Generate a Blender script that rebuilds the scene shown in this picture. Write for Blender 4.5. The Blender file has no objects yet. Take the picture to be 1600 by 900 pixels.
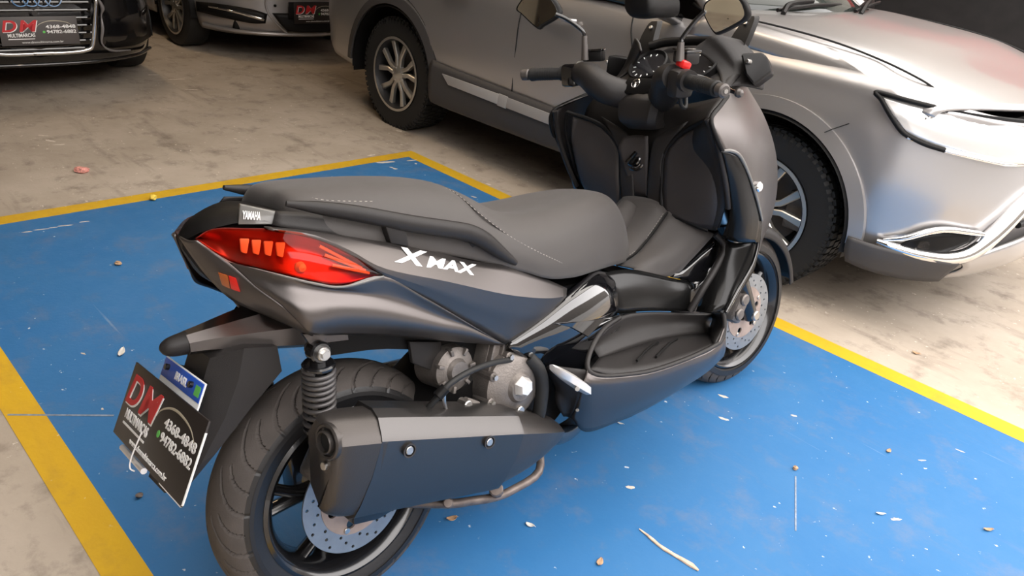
import bpy, bmesh, math, random
from mathutils import Vector, Matrix, Euler

random.seed(7)
PI = math.pi
SC = bpy.context.scene
COL = SC.collection

# ------------------------------------------------------------------ camera
CAM_YAW, CAM_PITCH, CAM_ROLL = 2.3203, 0.4614, 0.1167
_fw = Vector((math.cos(CAM_YAW) * math.cos(CAM_PITCH), math.sin(CAM_YAW) * math.cos(CAM_PITCH), -math.sin(CAM_PITCH)))
_rt = Vector((math.sin(CAM_YAW), -math.cos(CAM_YAW), 0))
_up = _rt.cross(_fw)
_r2 = math.cos(CAM_ROLL) * _rt + math.sin(CAM_ROLL) * _up
_u2 = -math.sin(CAM_ROLL) * _rt + math.cos(CAM_ROLL) * _up
cam_data = bpy.data.cameras.new('camera')
cam_data.sensor_width = 36.0
cam_data.lens = 36.0 * 1213.3 / 1600.0
cam_data.clip_start = 0.05
cam = bpy.data.objects.new('camera', cam_data)
COL.objects.link(cam)
cam.matrix_world = Matrix((
    (_r2.x, _u2.x, -_fw.x, 3.5678),
    (_r2.y, _u2.y, -_fw.y, -2.7944),
    (_r2.z, _u2.z, -_fw.z, 1.4363),
    (0, 0, 0, 1)))
SC.camera = cam

# ------------------------------------------------------------------ daylight
world = bpy.data.worlds.new('overcast_sky')
SC.world = world
world.use_nodes = True
_bg = world.node_tree.nodes['Background']
_bg.inputs['Color'].default_value = (1.0, 0.96, 0.945, 1)
_bg.inputs['Strength'].default_value = 6.2

SC.view_settings.view_transform = 'Standard'
SC.view_settings.look = 'None'
SC.view_settings.gamma = 1.0
SC.view_settings.use_curve_mapping = False
SC.view_settings.exposure = 0.0


# unseen warm fill lights under the ceiling, added for the far left ambience
def fill_light(name, loc, length, power, color):
    l = bpy.data.lights.new(name, 'AREA')
    l.shape = 'RECTANGLE'
    l.size, l.size_y = length, 0.12
    l.energy = power
    l.color = color
    o = bpy.data.objects.new(name, l)
    o.location = loc
    COL.objects.link(o)
    return o


fill_light('warm_fill_light', (-3.2, -0.6, 3.35), 1.2, 24, (1.0, 0.74, 0.46))
fill_light('warm_fill_light', (0.6, -0.9, 3.35), 1.2, 14, (1.0, 0.76, 0.50))


# ------------------------------------------------------------------ materials
def nodes_of(name):
    m = bpy.data.materials.new(name)
    m.use_nodes = True
    nt = m.node_tree
    return m, nt, nt.nodes['Principled BSDF']


def pmat(name, col, rough=0.5, metal=0.0, spec=0.5, coat=0.0, coat_rough=0.03, bump=0.0, bscale=400.0,
         var=0.0, vscale=8.0, trans=0.0, sheen=0.0, ior=1.5, emit=None):
    """principled material with a fine noise relief and a slight noise variation of colour"""
    m, nt, b = nodes_of(name)
    b.inputs['Base Color'].default_value = (*col, 1)
    b.inputs['Roughness'].default_value = rough
    b.inputs['Metallic'].default_value = metal
    b.inputs['Specular IOR Level'].default_value = spec
    b.inputs['Coat Weight'].default_value = coat
    b.inputs['Coat Roughness'].default_value = coat_rough
    b.inputs['Transmission Weight'].default_value = trans
    b.inputs['Sheen Weight'].default_value = sheen
    b.inputs['IOR'].default_value = ior
    if emit:
        b.inputs['Emission Color'].default_value = (*emit[0], 1)
        b.inputs['Emission Strength'].default_value = emit[1]
    tc = nt.nodes.new('ShaderNodeTexCoord')
    if var > 0:
        n = nt.nodes.new('ShaderNodeTexNoise')
        n.inputs['Scale'].default_value = vscale
        n.inputs['Detail'].default_value = 6
        r = nt.nodes.new('ShaderNodeMapRange')
        r.inputs['From Min'].default_value = 0.3
        r.inputs['From Max'].default_value = 0.7
        r.inputs['To Min'].default_value = 1 - var
        r.inputs['To Max'].default_value = 1 + var
        mx = nt.nodes.new('ShaderNodeMix')
        mx.data_type = 'RGBA'
        mx.blend_type = 'MULTIPLY'
        mx.inputs[0].default_value = 1
        mx.inputs[6].default_value = (*col, 1)
        nt.links.new(tc.outputs['Object'], n.inputs['Vector'])
        nt.links.new(n.outputs['Fac'], r.inputs['Value'])
        nt.links.new(r.outputs['Result'], mx.inputs[7])
        nt.links.new(mx.outputs[2], b.inputs['Base Color'])
    if bump > 0:
        n2 = nt.nodes.new('ShaderNodeTexNoise')
        n2.inputs['Scale'].default_value = bscale
        n2.inputs['Detail'].default_value = 3
        bp = nt.nodes.new('ShaderNodeBump')
        bp.inputs['Strength'].default_value = bump
        bp.inputs['Distance'].default_value = 0.002
        nt.links.new(tc.outputs['Object'], n2.inputs['Vector'])
        nt.links.new(n2.outputs['Fac'], bp.inputs['Height'])
        nt.links.new(bp.outputs['Normal'], b.inputs['Normal'])
    return m


def lens_mat(name, col, gloss=0.12):
    """tinted clear plastic: light passes through, the skin mirrors"""
    m, nt, b = nodes_of(name)
    out = nt.nodes['Material Output']
    nt.nodes.remove(b)
    t = nt.nodes.new('ShaderNodeBsdfTransparent')
    t.inputs['Color'].default_value = (*col, 1)
    g = nt.nodes.new('ShaderNodeBsdfGlossy')
    g.inputs['Roughness'].default_value = 0.04
    lw = nt.nodes.new('ShaderNodeLayerWeight')
    lw.inputs['Blend'].default_value = 0.5
    pw = nt.nodes.new('ShaderNodeMath')
    pw.operation = 'POWER'
    pw.inputs[1].default_value = 5.0
    nt.links.new(lw.outputs['Facing'], pw.inputs[0])
    f = nt.nodes.new('ShaderNodeMapRange')
    f.inputs['To Min'].default_value = 0.022
    nt.links.new(pw.outputs[0], f.inputs['Value'])
    mx = nt.nodes.new('ShaderNodeMixShader')
    nt.links.new(f.outputs['Result'], mx.inputs[0])
    nt.links.new(t.outputs[0], mx.inputs[1])
    nt.links.new(g.outputs[0], mx.inputs[2])
    nt.links.new(mx.outputs[0], out.inputs['Surface'])
    return m


def floor_mat(name, c1, c2, c3, chip, chip_amt=0.62, dirt=0.5, rough=0.55, scratch=0.0):
    """painted or bare concrete: two tones of wear, dark dirt, small pale chips"""
    m, nt, b = nodes_of(name)
    L = nt.links
    tc = nt.nodes.new('ShaderNodeTexCoord')

    def noise(scale, detail=8, rough_=0.6, stretch=None):
        n = nt.nodes.new('ShaderNodeTexNoise')
        n.inputs['Scale'].default_value = scale
        n.inputs['Detail'].default_value = detail
        n.inputs['Roughness'].default_value = rough_
        if stretch:
            mp = nt.nodes.new('ShaderNodeMapping')
            mp.inputs['Scale'].default_value = stretch[:3]
            mp.inputs['Rotation'].default_value = (0, 0, stretch[3])
            L.new(tc.outputs['Object'], mp.inputs['Vector'])
            L.new(mp.outputs[0], n.inputs['Vector'])
        else:
            L.new(tc.outputs['Object'], n.inputs['Vector'])
        return n.outputs['Fac']

    def ramp(src, a, bb):
        r = nt.nodes.new('ShaderNodeMapRange')
        r.inputs['From Min'].default_value = a
        r.inputs['From Max'].default_value = bb
        L.new(src, r.inputs['Value'])
        return r.outputs['Result']

    def mix(fac, a, bb, mode='MIX'):
        x = nt.nodes.new('ShaderNodeMix')
        x.data_type = 'RGBA'
        x.blend_type = mode
        if isinstance(fac, float):
            x.inputs[0].default_value = fac
        else:
            L.new(fac, x.inputs[0])
        for i, v in ((6, a), (7, bb)):
            if isinstance(v, tuple):
                x.inputs[i].default_value = (*v, 1)
            else:
                L.new(v, x.inputs[i])
        return x.outputs[2]

    def mul(a, bb):
        x = nt.nodes.new('ShaderNodeMath')
        x.operation = 'MULTIPLY'
        L.new(a, x.inputs[0])
        if isinstance(bb, float):
            x.inputs[1].default_value = bb
        else:
            L.new(bb, x.inputs[1])
        return x.outputs[0]

    base = mix(ramp(noise(1.6), 0.35, 0.68), c1, c2)
    base = mix(mul(ramp(noise(6.0, 10, 0.7), 0.52, 0.8), dirt), base, c3)
    base = mix(mul(ramp(noise(3.0, 9, 0.65, (0.35, 2.2, 1, 0.6)), 0.56, 0.8), dirt * 0.8), base, c3)
    chips = mul(ramp(noise(38.0, 4, 0.6), chip_amt + 0.08, chip_amt + 0.11), ramp(noise(3.7, 4, 0.6), 0.47, 0.56))
    base = mix(chips, base, chip)
    if scratch:
        sc = mul(ramp(noise(10.0, 6, 0.6, (0.12, 3.0, 1, 0.35)), 0.68, 0.75), scratch)
        base = mix(sc, base, chip)
    L.new(base, b.inputs['Base Color'])
    b.inputs['Specular IOR Level'].default_value = 0.22
    b.inputs['Roughness'].default_value = rough
    rr = ramp(noise(9.0, 6), 0.3, 0.7)
    x = nt.nodes.new('ShaderNodeMapRange')
    x.inputs['To Min'].default_value = rough - 0.1
    x.inputs['To Max'].default_value = rough + 0.15
    L.new(rr, x.inputs['Value'])
    L.new(x.outputs['Result'], b.inputs['Roughness'])
    bp = nt.nodes.new('ShaderNodeBump')
    bp.inputs['Strength'].default_value = 0.25
    bp.inputs['Distance'].default_value = 0.004
    L.new(noise(60.0, 5), bp.inputs['Height'])
    L.new(bp.outputs['Normal'], b.inputs['Normal'])
    return m


MAT = {
    'concrete': floor_mat('worn_concrete', (0.47, 0.405, 0.335), (0.35, 0.295, 0.235), (0.10, 0.078, 0.062), (0.70, 0.63, 0.54), 0.565, 0.9, 0.6),
    'blue': floor_mat('blue_floor_paint', (0.030, 0.140, 0.330), (0.042, 0.155, 0.335), (0.14, 0.175, 0.25), (0.62, 0.66, 0.70), 0.60, 0.75, 0.52, 0.2),
    'yellow': floor_mat('yellow_line_paint', (0.62, 0.385, 0.02), (0.56, 0.33, 0.025), (0.33, 0.2, 0.05), (0.62, 0.55, 0.42), 0.60, 0.5, 0.5),
    'wall_dark': pmat('black_painted_wall', (0.012, 0.011, 0.012), 0.75, bump=0.3, bscale=60, var=0.3),
    'wall_light': pmat('off_white_wall', (0.62, 0.58, 0.53), 0.8, bump=0.2, bscale=60, var=0.1, vscale=1.5),
    'wall_plain': pmat('grey_rendered_wall', (0.13, 0.115, 0.10), 0.85, bump=0.3, bscale=60, var=0.2, vscale=1.5),
    'ceiling': pmat('garage_ceiling_sheet', (0.14, 0.12, 0.10), 0.8, bump=0.2, bscale=30, var=0.15, vscale=1.0),
    'red_wall': pmat('red_painted_band', (0.50, 0.035, 0.035), 0.5, bump=0.1, bscale=60, var=0.1),
    'street': pmat('street_asphalt', (0.32, 0.31, 0.30), 0.9, bump=0.4, bscale=120, var=0.15, vscale=3),
    'matte': pmat('matte_dark_metallic_paint', (0.130, 0.118, 0.114), 0.36, metal=0.88, spec=0.5, bump=0.06, bscale=1500),
    'plastic': pmat('grained_black_plastic', (0.020, 0.018, 0.0175), 0.44, spec=0.3, bump=0.25, bscale=900),
    'plastic2': pmat('dull_black_plastic', (0.006, 0.0056, 0.0056), 0.46, spec=0.2, bump=0.2, bscale=600),
    'gloss': pmat('gloss_black_paint', (0.005, 0.005, 0.006), 0.06, spec=0.6, coat=1.0),
    'seat': pmat('grey_seat_vinyl', (0.055, 0.049, 0.046), 0.55, spec=0.4, bump=0.3, bscale=1100, sheen=0.1),
    'thread': pmat('pale_thread', (0.36, 0.33, 0.30), 0.8),
    'rubber': pmat('tyre_rubber', (0.072, 0.062, 0.056), 0.75, spec=0.35, bump=0.25, bscale=300, var=0.2, vscale=14),
    'rubber_dark': pmat('black_rubber', (0.012, 0.012, 0.012), 0.6, spec=0.4, bump=0.15, bscale=300),
    'rim_black': pmat('black_alloy_paint', (0.008, 0.008, 0.009), 0.22, spec=0.6, coat=0.4),
    'steel': pmat('brushed_steel', (0.55, 0.54, 0.52), 0.32, metal=1.0, bump=0.1, bscale=700),
    'disc': pmat('brake_disc_steel', (0.30, 0.32, 0.34), 0.42, metal=0.75, bump=0.1, bscale=500, var=0.08, vscale=40),
    'carrier': pmat('brake_carrier_alloy', (0.36, 0.28, 0.24), 0.6, metal=0.3, var=0.15, vscale=30),
    'engine': pmat('cast_aluminium', (0.20, 0.18, 0.165), 0.52, metal=0.7, bump=0.5, bscale=220, var=0.25, vscale=25),
    'muffler': pmat('dark_satin_muffler_shield', (0.105, 0.100, 0.098), 0.35, metal=0.9, spec=0.6, bump=0.1, bscale=500),
    'muffler_cap': pmat('black_muffler_cap', (0.065, 0.058, 0.054), 0.36, metal=0.6, bump=0.15, bscale=400),
    'chrome': pmat('chrome', (0.85, 0.85, 0.85), 0.07, metal=1.0),
    'mirror': pmat('mirror_glass', (0.95, 0.94, 0.88), 0.03, metal=1.0),
    'white': pmat('white_print', (0.85, 0.85, 0.84), 0.5),
    'red_print': pmat('red_print', (0.55, 0.02, 0.025), 0.45),
    'plate_black': pmat('black_plate_sheet', (0.018, 0.014, 0.013), 0.4, spec=0.5),
    'plate_grey': pmat('dark_grey_plate_sheet', (0.075, 0.066, 0.063), 0.45),
    'plate_blue': pmat('blue_plate_strip', (0.02, 0.10, 0.55), 0.4),
    'green': pmat('green_print', (0.12, 0.55, 0.10), 0.5),
    'red_lens': lens_mat('red_lamp_lens', (0.93, 0.27, 0.14)),
    'clear_lens': lens_mat('clear_lamp_lens', (0.95, 0.95, 0.95)),
    'lamp_bowl': pmat('lamp_reflector', (0.42, 0.07, 0.06), 0.3, metal=0.7),
    'led': pmat('pale_led_block', (0.95, 0.93, 0.80), 0.35),
    'amber': pmat('amber_reflector', (0.35, 0.09, 0.02), 0.2, coat=0.6),
    'red_plastic': pmat('red_reflector', (0.62, 0.015, 0.01), 0.2, coat=0.6),
    'red_switch': pmat('red_switch', (0.75, 0.02, 0.02), 0.35, coat=0.3),
    'badge': pmat('smoked_grey_plastic', (0.14, 0.135, 0.125), 0.3, coat=0.4),
    'gauge': pmat('gauge_face', (0.015, 0.015, 0.017), 0.12, coat=0.8),
    'silver': pmat('silver_car_paint', (0.47, 0.455, 0.45), 0.34, metal=0.8, coat=0.55, coat_rough=0.06),
    'silver2': pmat('grey_silver_car_paint', (0.37, 0.35, 0.34), 0.33, metal=0.6, coat=0.6),
    'black_car': pmat('black_car_paint', (0.006, 0.006, 0.007), 0.12, coat=1.0),
    'glass_dark': pmat('tinted_car_glass', (0.03, 0.036, 0.033), 0.03, spec=0.5),
    'cladding': pmat('dark_grey_cladding', (0.045, 0.042, 0.042), 0.55, bump=0.2, bscale=500),
    'clad_light': pmat('satin_grey_trim', (0.42, 0.40, 0.38), 0.4, metal=0.3),
    'alloy': pmat('machined_alloy', (0.56, 0.54, 0.50), 0.33, metal=0.85),
    'alloy_dark': pmat('dark_grey_alloy', (0.03, 0.03, 0.032), 0.4, metal=0.4),
    'gap': pmat('painted_gap_shade', (0.006, 0.006, 0.006), 0.8),  # near-black colour stands in for shade in panel gaps and openings
    'white_alloy': pmat('bare_bright_aluminium', (0.80, 0.78, 0.76), 0.35, metal=0.6),
    'leaf_dry': pmat('dry_leaf', (0.45, 0.28, 0.16), 0.8, var=0.3, vscale=60),
    'leaf_pale': pmat('pale_dry_leaf', (0.62, 0.60, 0.55), 0.8, var=0.2, vscale=60),
    'wood': pmat('splintered_wood', (0.62, 0.45, 0.33), 0.8, var=0.35, vscale=50),
    'yellow_plastic': pmat('yellow_plastic_bit', (0.85, 0.62, 0.10), 0.4),
    'paper_pink': pmat('crumpled_pink_paper', (0.75, 0.33, 0.28), 0.7, var=0.4, vscale=80),
}


# ------------------------------------------------------------------ mesh tools
def link(name, me, mat=None, parent=None, loc=None, rot=None):
    o = bpy.data.objects.new(name, me)
    COL.objects.link(o)
    if mat is not None and me is not None:
        me.materials.clear()
        me.materials.append(MAT[mat] if isinstance(mat, str) else mat)
    if parent is not None:
        o.parent = parent
    if loc is not None:
        o.location = loc
    if rot is not None:
        o.rotation_euler = rot
    return o


def mk(verts, faces, angle=38, smooth=True):
    me = bpy.data.meshes.new('shape')
    me.from_pydata([tuple(v) for v in verts], [], faces)
    bm = bmesh.new()
    bm.from_mesh(me)
    bmesh.ops.remove_doubles(bm, verts=bm.verts, dist=1e-6)
    bmesh.ops.recalc_face_normals(bm, faces=bm.faces)
    bm.to_mesh(me)
    bm.free()
    if smooth:
        me.polygons.foreach_set('use_smooth', [True] * len(me.polygons))
        me.set_sharp_from_angle(angle=math.radians(angle))
    return me


def thing(name, label, cat, loc=(0, 0, 0), rot=(0, 0, 0), group=None):
    o = bpy.data.objects.new(name, None)
    COL.objects.link(o)
    o.empty_display_size = 0.1
    o.location, o.rotation_euler = loc, rot
    return tag(o, label, cat, group)


def tag(o, label, cat, group=None, kind=None):
    o['label'] = label
    o['category'] = cat
    if group:
        o['group'] = group
    if kind:
        o['kind'] = kind
    return o


def structure(o, label=None):
    o['kind'] = 'structure'
    if label:
        o['label'] = label
    return o


def V(p):
    return Vector(p)


def cr(pts, n, closed=False):
    """Catmull-Rom through pts, n steps per span"""
    pts = [Vector(p) for p in pts]
    N = len(pts)
    if n <= 1 or N < 3 and not closed:
        if N == 2 and n > 1:
            return [pts[0].lerp(pts[1], i / n) for i in range(n + 1)]
        return pts
    out = []
    for i in range(N if closed else N - 1):
        p1, p2 = pts[i], pts[(i + 1) % N]
        p0 = pts[i - 1] if (closed or i > 0) else p1 * 2 - p2
        p3 = pts[(i + 2) % N] if (closed or i + 2 < N) else p2 * 2 - p1
        for k in range(n):
            t = k / n
            out.append(0.5 * ((2 * p1) + (p2 - p0) * t + (2 * p0 - 5 * p1 + 4 * p2 - p3) * t * t + (3 * p1 - p0 - 3 * p2 + p3) * t ** 3))
    if not closed:
        out.append(pts[-1])
    return out


def lin(pts, n):
    out = []
    for a, b in zip(pts, pts[1:]):
        for k in range(n):
            out.append(Vector(a).lerp(Vector(b), k / n))
    out.append(Vector(pts[-1]))
    return out


def grid_faces(nr, nc, close_c=False, close_r=False):
    f = []
    for i in range(nr if close_r else nr - 1):
        for j in range(nc if close_c else nc - 1):
            a, b = i * nc + j, i * nc + (j + 1) % nc
            i2 = (i + 1) % nr
            f.append((a, b, i2 * nc + (j + 1) % nc, i2 * nc + j))
    return f


def mir(p):
    return (p[0], -p[1], p[2])


def patch_me(rows, nu=4, nv=4, lin_v=False, lin_u=False, angle=38):
    R = [(lin if lin_u else cr)(r, nu) for r in rows]
    cols = [(lin if lin_v else cr)([r[j] for r in R], nv) for j in range(len(R[0]))]
    nr, nc = len(cols[0]), len(cols)
    return mk([cols[j][i] for i in range(nr) for j in range(nc)], grid_faces(nr, nc), angle)


def patch(name, rows, mat, parent, nu=4, nv=4, thick=0.004, lin_v=False, lin_u=False, mirror=False, angle=38, offset=0):
    if mirror:
        rows = [[mir(p) for p in r] for r in rows]
    o = link(name, patch_me(rows, nu, nv, lin_v, lin_u, angle), mat, parent)
    if thick:
        s = o.modifiers.new('thickness', 'SOLIDIFY')
        s.thickness = thick
        s.offset = offset
    return o


def loft_me(rings, n=1, caps=True, ns=1, angle=38, closed_ring=True):
    """rings: lists of points of equal length; n steps between rings, ns steps along each ring"""
    R = [cr(r, ns, closed_ring) if ns > 1 else [Vector(p) for p in r] for r in rings]
    m = len(R[0])
    if n > 1:
        cols = [cr([r[j] for r in R], n) for j in range(m)]
        R = [[cols[j][i] for j in range(m)] for i in range(len(cols[0]))]
    verts = [p for r in R for p in r]
    faces = grid_faces(len(R), m, closed_ring)
    if caps:
        faces.append(tuple(range(m))[::-1])
        faces.append(tuple(range((len(R) - 1) * m, len(R) * m)))
    return mk(verts, faces, angle)


def loft(name, rings, mat, parent, **k):
    return link(name, loft_me(rings, **k), mat, parent)


def tube_me(pts, r, seg=12, n=1, caps=True, flat=None, up=None, angle=50):
    """sweep a round (or flattened) section along pts; r number or list"""
    P = cr(pts, n) if n > 1 else [Vector(p) for p in pts]
    N = len(P)
    if isinstance(r, (list, tuple)):
        rr = [v.x for v in cr([(a, 0, 0) for a in r], n)] if n > 1 else list(r)
        if len(rr) != N:
            rr = [r[0] + (r[-1] - r[0]) * i / (N - 1) for i in range(N)]
    else:
        rr = [r] * N
    verts = []
    prev = None
    for i, p in enumerate(P):
        t = (P[min(i + 1, N - 1)] - P[max(i - 1, 0)]).normalized()
        if prev is None:
            ref = Vector(up) if up else (Vector((0, 0, 1)) if abs(t.z) < 0.9 else Vector((1, 0, 0)))
            u = (ref - t * ref.dot(t)).normalized()
        else:
            u = (prev - t * prev.dot(t)).normalized()
        prev = u
        w = t.cross(u)
        fl = flat or 1.0
        for k in range(seg):
            a = 2 * PI * k / seg
            verts.append(p + (u * math.cos(a) + w * math.sin(a) * fl) * rr[i])
    f = grid_faces(N, seg, True)
    if caps:
        f.append(tuple(range(seg))[::-1])
        f.append(tuple(range((N - 1) * seg, N * seg)))
    return mk(verts, f, angle)


def tube(name, pts, r, mat, parent, **k):
    return link(name, tube_me(pts, r, **k), mat, parent)


def lathe_me(prof, seg=48, axis='Y', center=(0, 0, 0), close=False, angle=30, tf=None):
    """prof: list of (radius, height along axis)"""
    c = Vector(center)
    verts = []
    for (r, h) in prof:
        for k in range(seg):
            a = 2 * PI * k / seg
            if axis == 'Y':
                v = Vector((r * math.cos(a), h, r * math.sin(a)))
            elif axis == 'X':
                v = Vector((h, r * math.cos(a), r * math.sin(a)))
            else:
                v = Vector((r * math.cos(a), r * math.sin(a), h))
            v += c
            verts.append(tf(v) if tf else v)
    return mk(verts, grid_faces(len(prof), seg, True, close), angle)


def ring_me(center, axis, prof, seg=28):
    """lathe a (radius, height) profile about any axis"""
    ax = Vector(axis).normalized()
    u = ax.orthogonal().normalized()
    w = ax.cross(u)
    c = Vector(center)
    verts = [c + ax * h + (u * math.cos(2 * PI * k / seg) + w * math.sin(2 * PI * k / seg)) * r for r, h in prof for k in range(seg)]
    return mk(verts, grid_faces(len(prof), seg, True), 30)


def lathe(name, prof, mat, parent, **k):
    return link(name, lathe_me(prof, **k), mat, parent)


def rod_me(a, b, r0, r1=None, seg=16, bevel=0.0):
    a, b = Vector(a), Vector(b)
    r1 = r0 if r1 is None else r1
    d = (b - a)
    if bevel:
        L = d.length
        e = bevel / L
        pts = [a, a, a.lerp(b, e), a.lerp(b, 1 - e), b, b]
        P = [a, a + d * 1e-5, a + d * e, b - d * e, b - d * 1e-5, b]
        return tube_me(P, [r0 - bevel, r0 - bevel, r0, r1, r1 - bevel, r1 - bevel], seg, angle=30)
    return tube_me([a, b], [r0, r1], seg, angle=30)


def rod(name, a, b, r0, mat, parent, r1=None, seg=16, bevel=0.0):
    return link(name, rod_me(a, b, r0, r1, seg, bevel), mat, parent)


def box_me(size, center=(0, 0, 0), bevel=0.0, rot=None, seg=2, taper=None):
    bm = bmesh.new()
    bmesh.ops.create_cube(bm, size=1.0)
    for v in bm.verts:
        v.co = Vector((v.co.x * size[0], v.co.y * size[1], v.co.z * size[2]))
        if taper:
            k = taper if v.co.z > 0 else 1.0
            v.co.x *= k
            v.co.y *= k
    if bevel:
        bmesh.ops.bevel(bm, geom=list(bm.edges), offset=bevel, segments=seg, affect='EDGES', profile=0.5)
    M = Matrix.Translation(Vector(center))
    if rot is not None:
        M = M @ Euler(rot).to_matrix().to_4x4()
    bmesh.ops.transform(bm, matrix=M, verts=bm.verts)
    me = bpy.data.meshes.new('shape')
    bm.to_mesh(me)
    bm.free()
    me.polygons.foreach_set('use_smooth', [True] * len(me.polygons))
    me.set_sharp_from_angle(angle=math.radians(35))
    return me


def box(name, size, center, mat, parent, bevel=0.0, rot=None, **k):
    return link(name, box_me(size, center, bevel, rot, **k), mat, parent)


def prism_me(poly, d, bevel=0.0, seg=2):
    """polygon (3-D points, roughly planar) pushed along d"""
    bm = bmesh.new()
    a = [bm.verts.new(Vector(p)) for p in poly]
    b = [bm.verts.new(Vector(p) + Vector(d)) for p in poly]
    n = len(poly)
    bm.faces.new(a[::-1])
    bm.faces.new(b)
    for i in range(n):
        bm.faces.new((a[i], a[(i + 1) % n], b[(i + 1) % n], b[i]))
    bmesh.ops.recalc_face_normals(bm, faces=bm.faces)
    if bevel:
        bmesh.ops.bevel(bm, geom=list(bm.edges), offset=bevel, segments=seg, affect='EDGES', profile=0.5)
    me = bpy.data.meshes.new('shape')
    bm.to_mesh(me)
    bm.free()
    me.polygons.foreach_set('use_smooth', [True] * len(me.polygons))
    me.set_sharp_from_angle(angle=math.radians(35))
    return me


def prism(name, poly, d, mat, parent, bevel=0.0, mirror=False, **k):
    if mirror:
        poly = [mir(p) for p in poly]
        d = mir(d)
    return link(name, prism_me(poly, d, bevel, **k), mat, parent)


def join_me(mes):
    bm = bmesh.new()
    for m in mes:
        bm.from_mesh(m)
    me = bpy.data.meshes.new('shape')
    bm.to_mesh(me)
    bm.free()
    me.polygons.foreach_set('use_smooth', [True] * len(me.polygons))
    me.set_sharp_from_angle(angle=math.radians(38))
    return me


def move_me(me, M):
    me.transform(M)
    return me


def frame(origin, xdir, ydir):
    """matrix whose local x, y follow the given directions"""
    x = Vector(xdir).normalized()
    z = x.cross(Vector(ydir)).normalized()
    y = z.cross(x)
    o = Vector(origin)
    return Matrix(((x.x, y.x, z.x, o.x), (x.y, y.y, z.y, o.y), (x.z, y.z, z.z, o.z), (0, 0, 0, 1)))


def text_me(body, size, M, extrude=0.0006, shear=0.0, bold=0.0, align='LEFT', xs=1.0, spacing=1.0):
    c = bpy.data.curves.new('lettering', 'FONT')
    c.body = body
    c.size = size
    c.shear = shear
    c.extrude = extrude
    c.offset = bold
    c.align_x = align
    c.space_character = spacing
    o = bpy.data.objects.new('lettering', c)
    COL.objects.link(o)
    dg = bpy.context.evaluated_depsgraph_get()
    me = bpy.data.meshes.new_from_object(o.evaluated_get(dg))
    bpy.data.objects.remove(o)
    bpy.data.curves.remove(c)
    me.transform(M @ Matrix.Diagonal((xs, 1, 1, 1)))
    return me


def text(name, body, size, M, mat, parent, **k):
    return link(name, text_me(body, size, M, **k), mat, parent)


def plate_holes_me(outer, holes, depth, M):
    """flat plate with holes: 2-D outline and hole outlines, given thickness"""
    c = bpy.data.curves.new('plate', 'CURVE')
    c.dimensions = '2D'
    c.fill_mode = 'BOTH'
    c.extrude = depth / 2
    for loop in [outer] + holes:
        s = c.splines.new('POLY')
        s.points.add(len(loop) - 1)
        for p, q in zip(s.points, loop):
            p.co = (q[0], q[1], 0, 1)
        s.use_cyclic_u = True
    o = bpy.data.objects.new('plate', c)
    COL.objects.link(o)
    dg = bpy.context.evaluated_depsgraph_get()
    me = bpy.data.meshes.new_from_object(o.evaluated_get(dg))
    bpy.data.objects.remove(o)
    bpy.data.curves.remove(c)
    me.transform(M)
    return me


def circle2(r, n=48, c=(0, 0)):
    return [(c[0] + r * math.cos(2 * PI * k / n), c[1] + r * math.sin(2 * PI * k / n)) for k in range(n)]


def copy_tree(o, parent=None):
    c = o.copy()
    COL.objects.link(c)
    c.parent = parent
    for ch in list(o.children):
        copy_tree(ch, c)
    return c


MAT['spring'] = pmat('grey_coil_spring', (0.085, 0.08, 0.08), 0.4, metal=0.4)
MAT['stand'] = pmat('dull_stand_steel', (0.16, 0.13, 0.115), 0.5, metal=0.5, var=0.3, vscale=40)

MAT['sidewall'] = pmat('tyre_sidewall_rubber', (0.013, 0.0125, 0.013), 0.42, spec=0.5, bump=0.15, bscale=200)
MAT['wall_cream'] = pmat('cream_wall', (0.40, 0.35, 0.27), 0.8, bump=0.2, bscale=60, var=0.1, vscale=1.5)

MAT['added_pane'] = lens_mat('clear_added_pane', (0.85, 0.84, 0.82))
MAT['lid'] = pmat('grained_dark_grey_plastic', (0.040, 0.035, 0.034), 0.5, spec=0.4, bump=0.25, bscale=900)
MAT['semi'] = pmat('satin_black_plastic', (0.007, 0.007, 0.007), 0.24, spec=0.3)
MAT['screw'] = pmat('dull_screw_steel', (0.25, 0.24, 0.23), 0.4, metal=0.8)



# ------------------------------------------------------------------ the garage
def slab(name, x0, x1, y0, y1, z0, z1, mat):
    return structure(link(name, box_me((x1 - x0, y1 - y0, z1 - z0), ((x0 + x1) / 2, (y0 + y1) / 2, (z0 + z1) / 2)), mat))


OPEN_X = 4.25          # the street side, open along its right half
slab('floor', -10, OPEN_X + 0.2, -6, 5.2, -0.12, 0, 'concrete')
slab('floor_street', OPEN_X + 0.2, 40, -40, 40, -0.14, -0.02, 'street')
# ceiling with an unseen roof opening added above the bay, sized for top highlights
KX0, KX1, KY0, KY1 = 1.0, 4.15, -2.6, 4.7
slab('ceiling', -10, KX0, -6, 5.2, 3.5, 3.65, 'ceiling')
slab('ceiling', KX1, OPEN_X, -6, 5.2, 3.5, 3.65, 'ceiling')
slab('ceiling', KX0, KX1, -6, KY0, 3.5, 3.65, 'ceiling')
slab('ceiling', KX0, KX1, KY1, 5.2, 3.5, 3.65, 'ceiling')
slab('added_skylight', KX0, KX1, KY0, KY1, 3.60, 3.61, 'added_pane')
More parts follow.
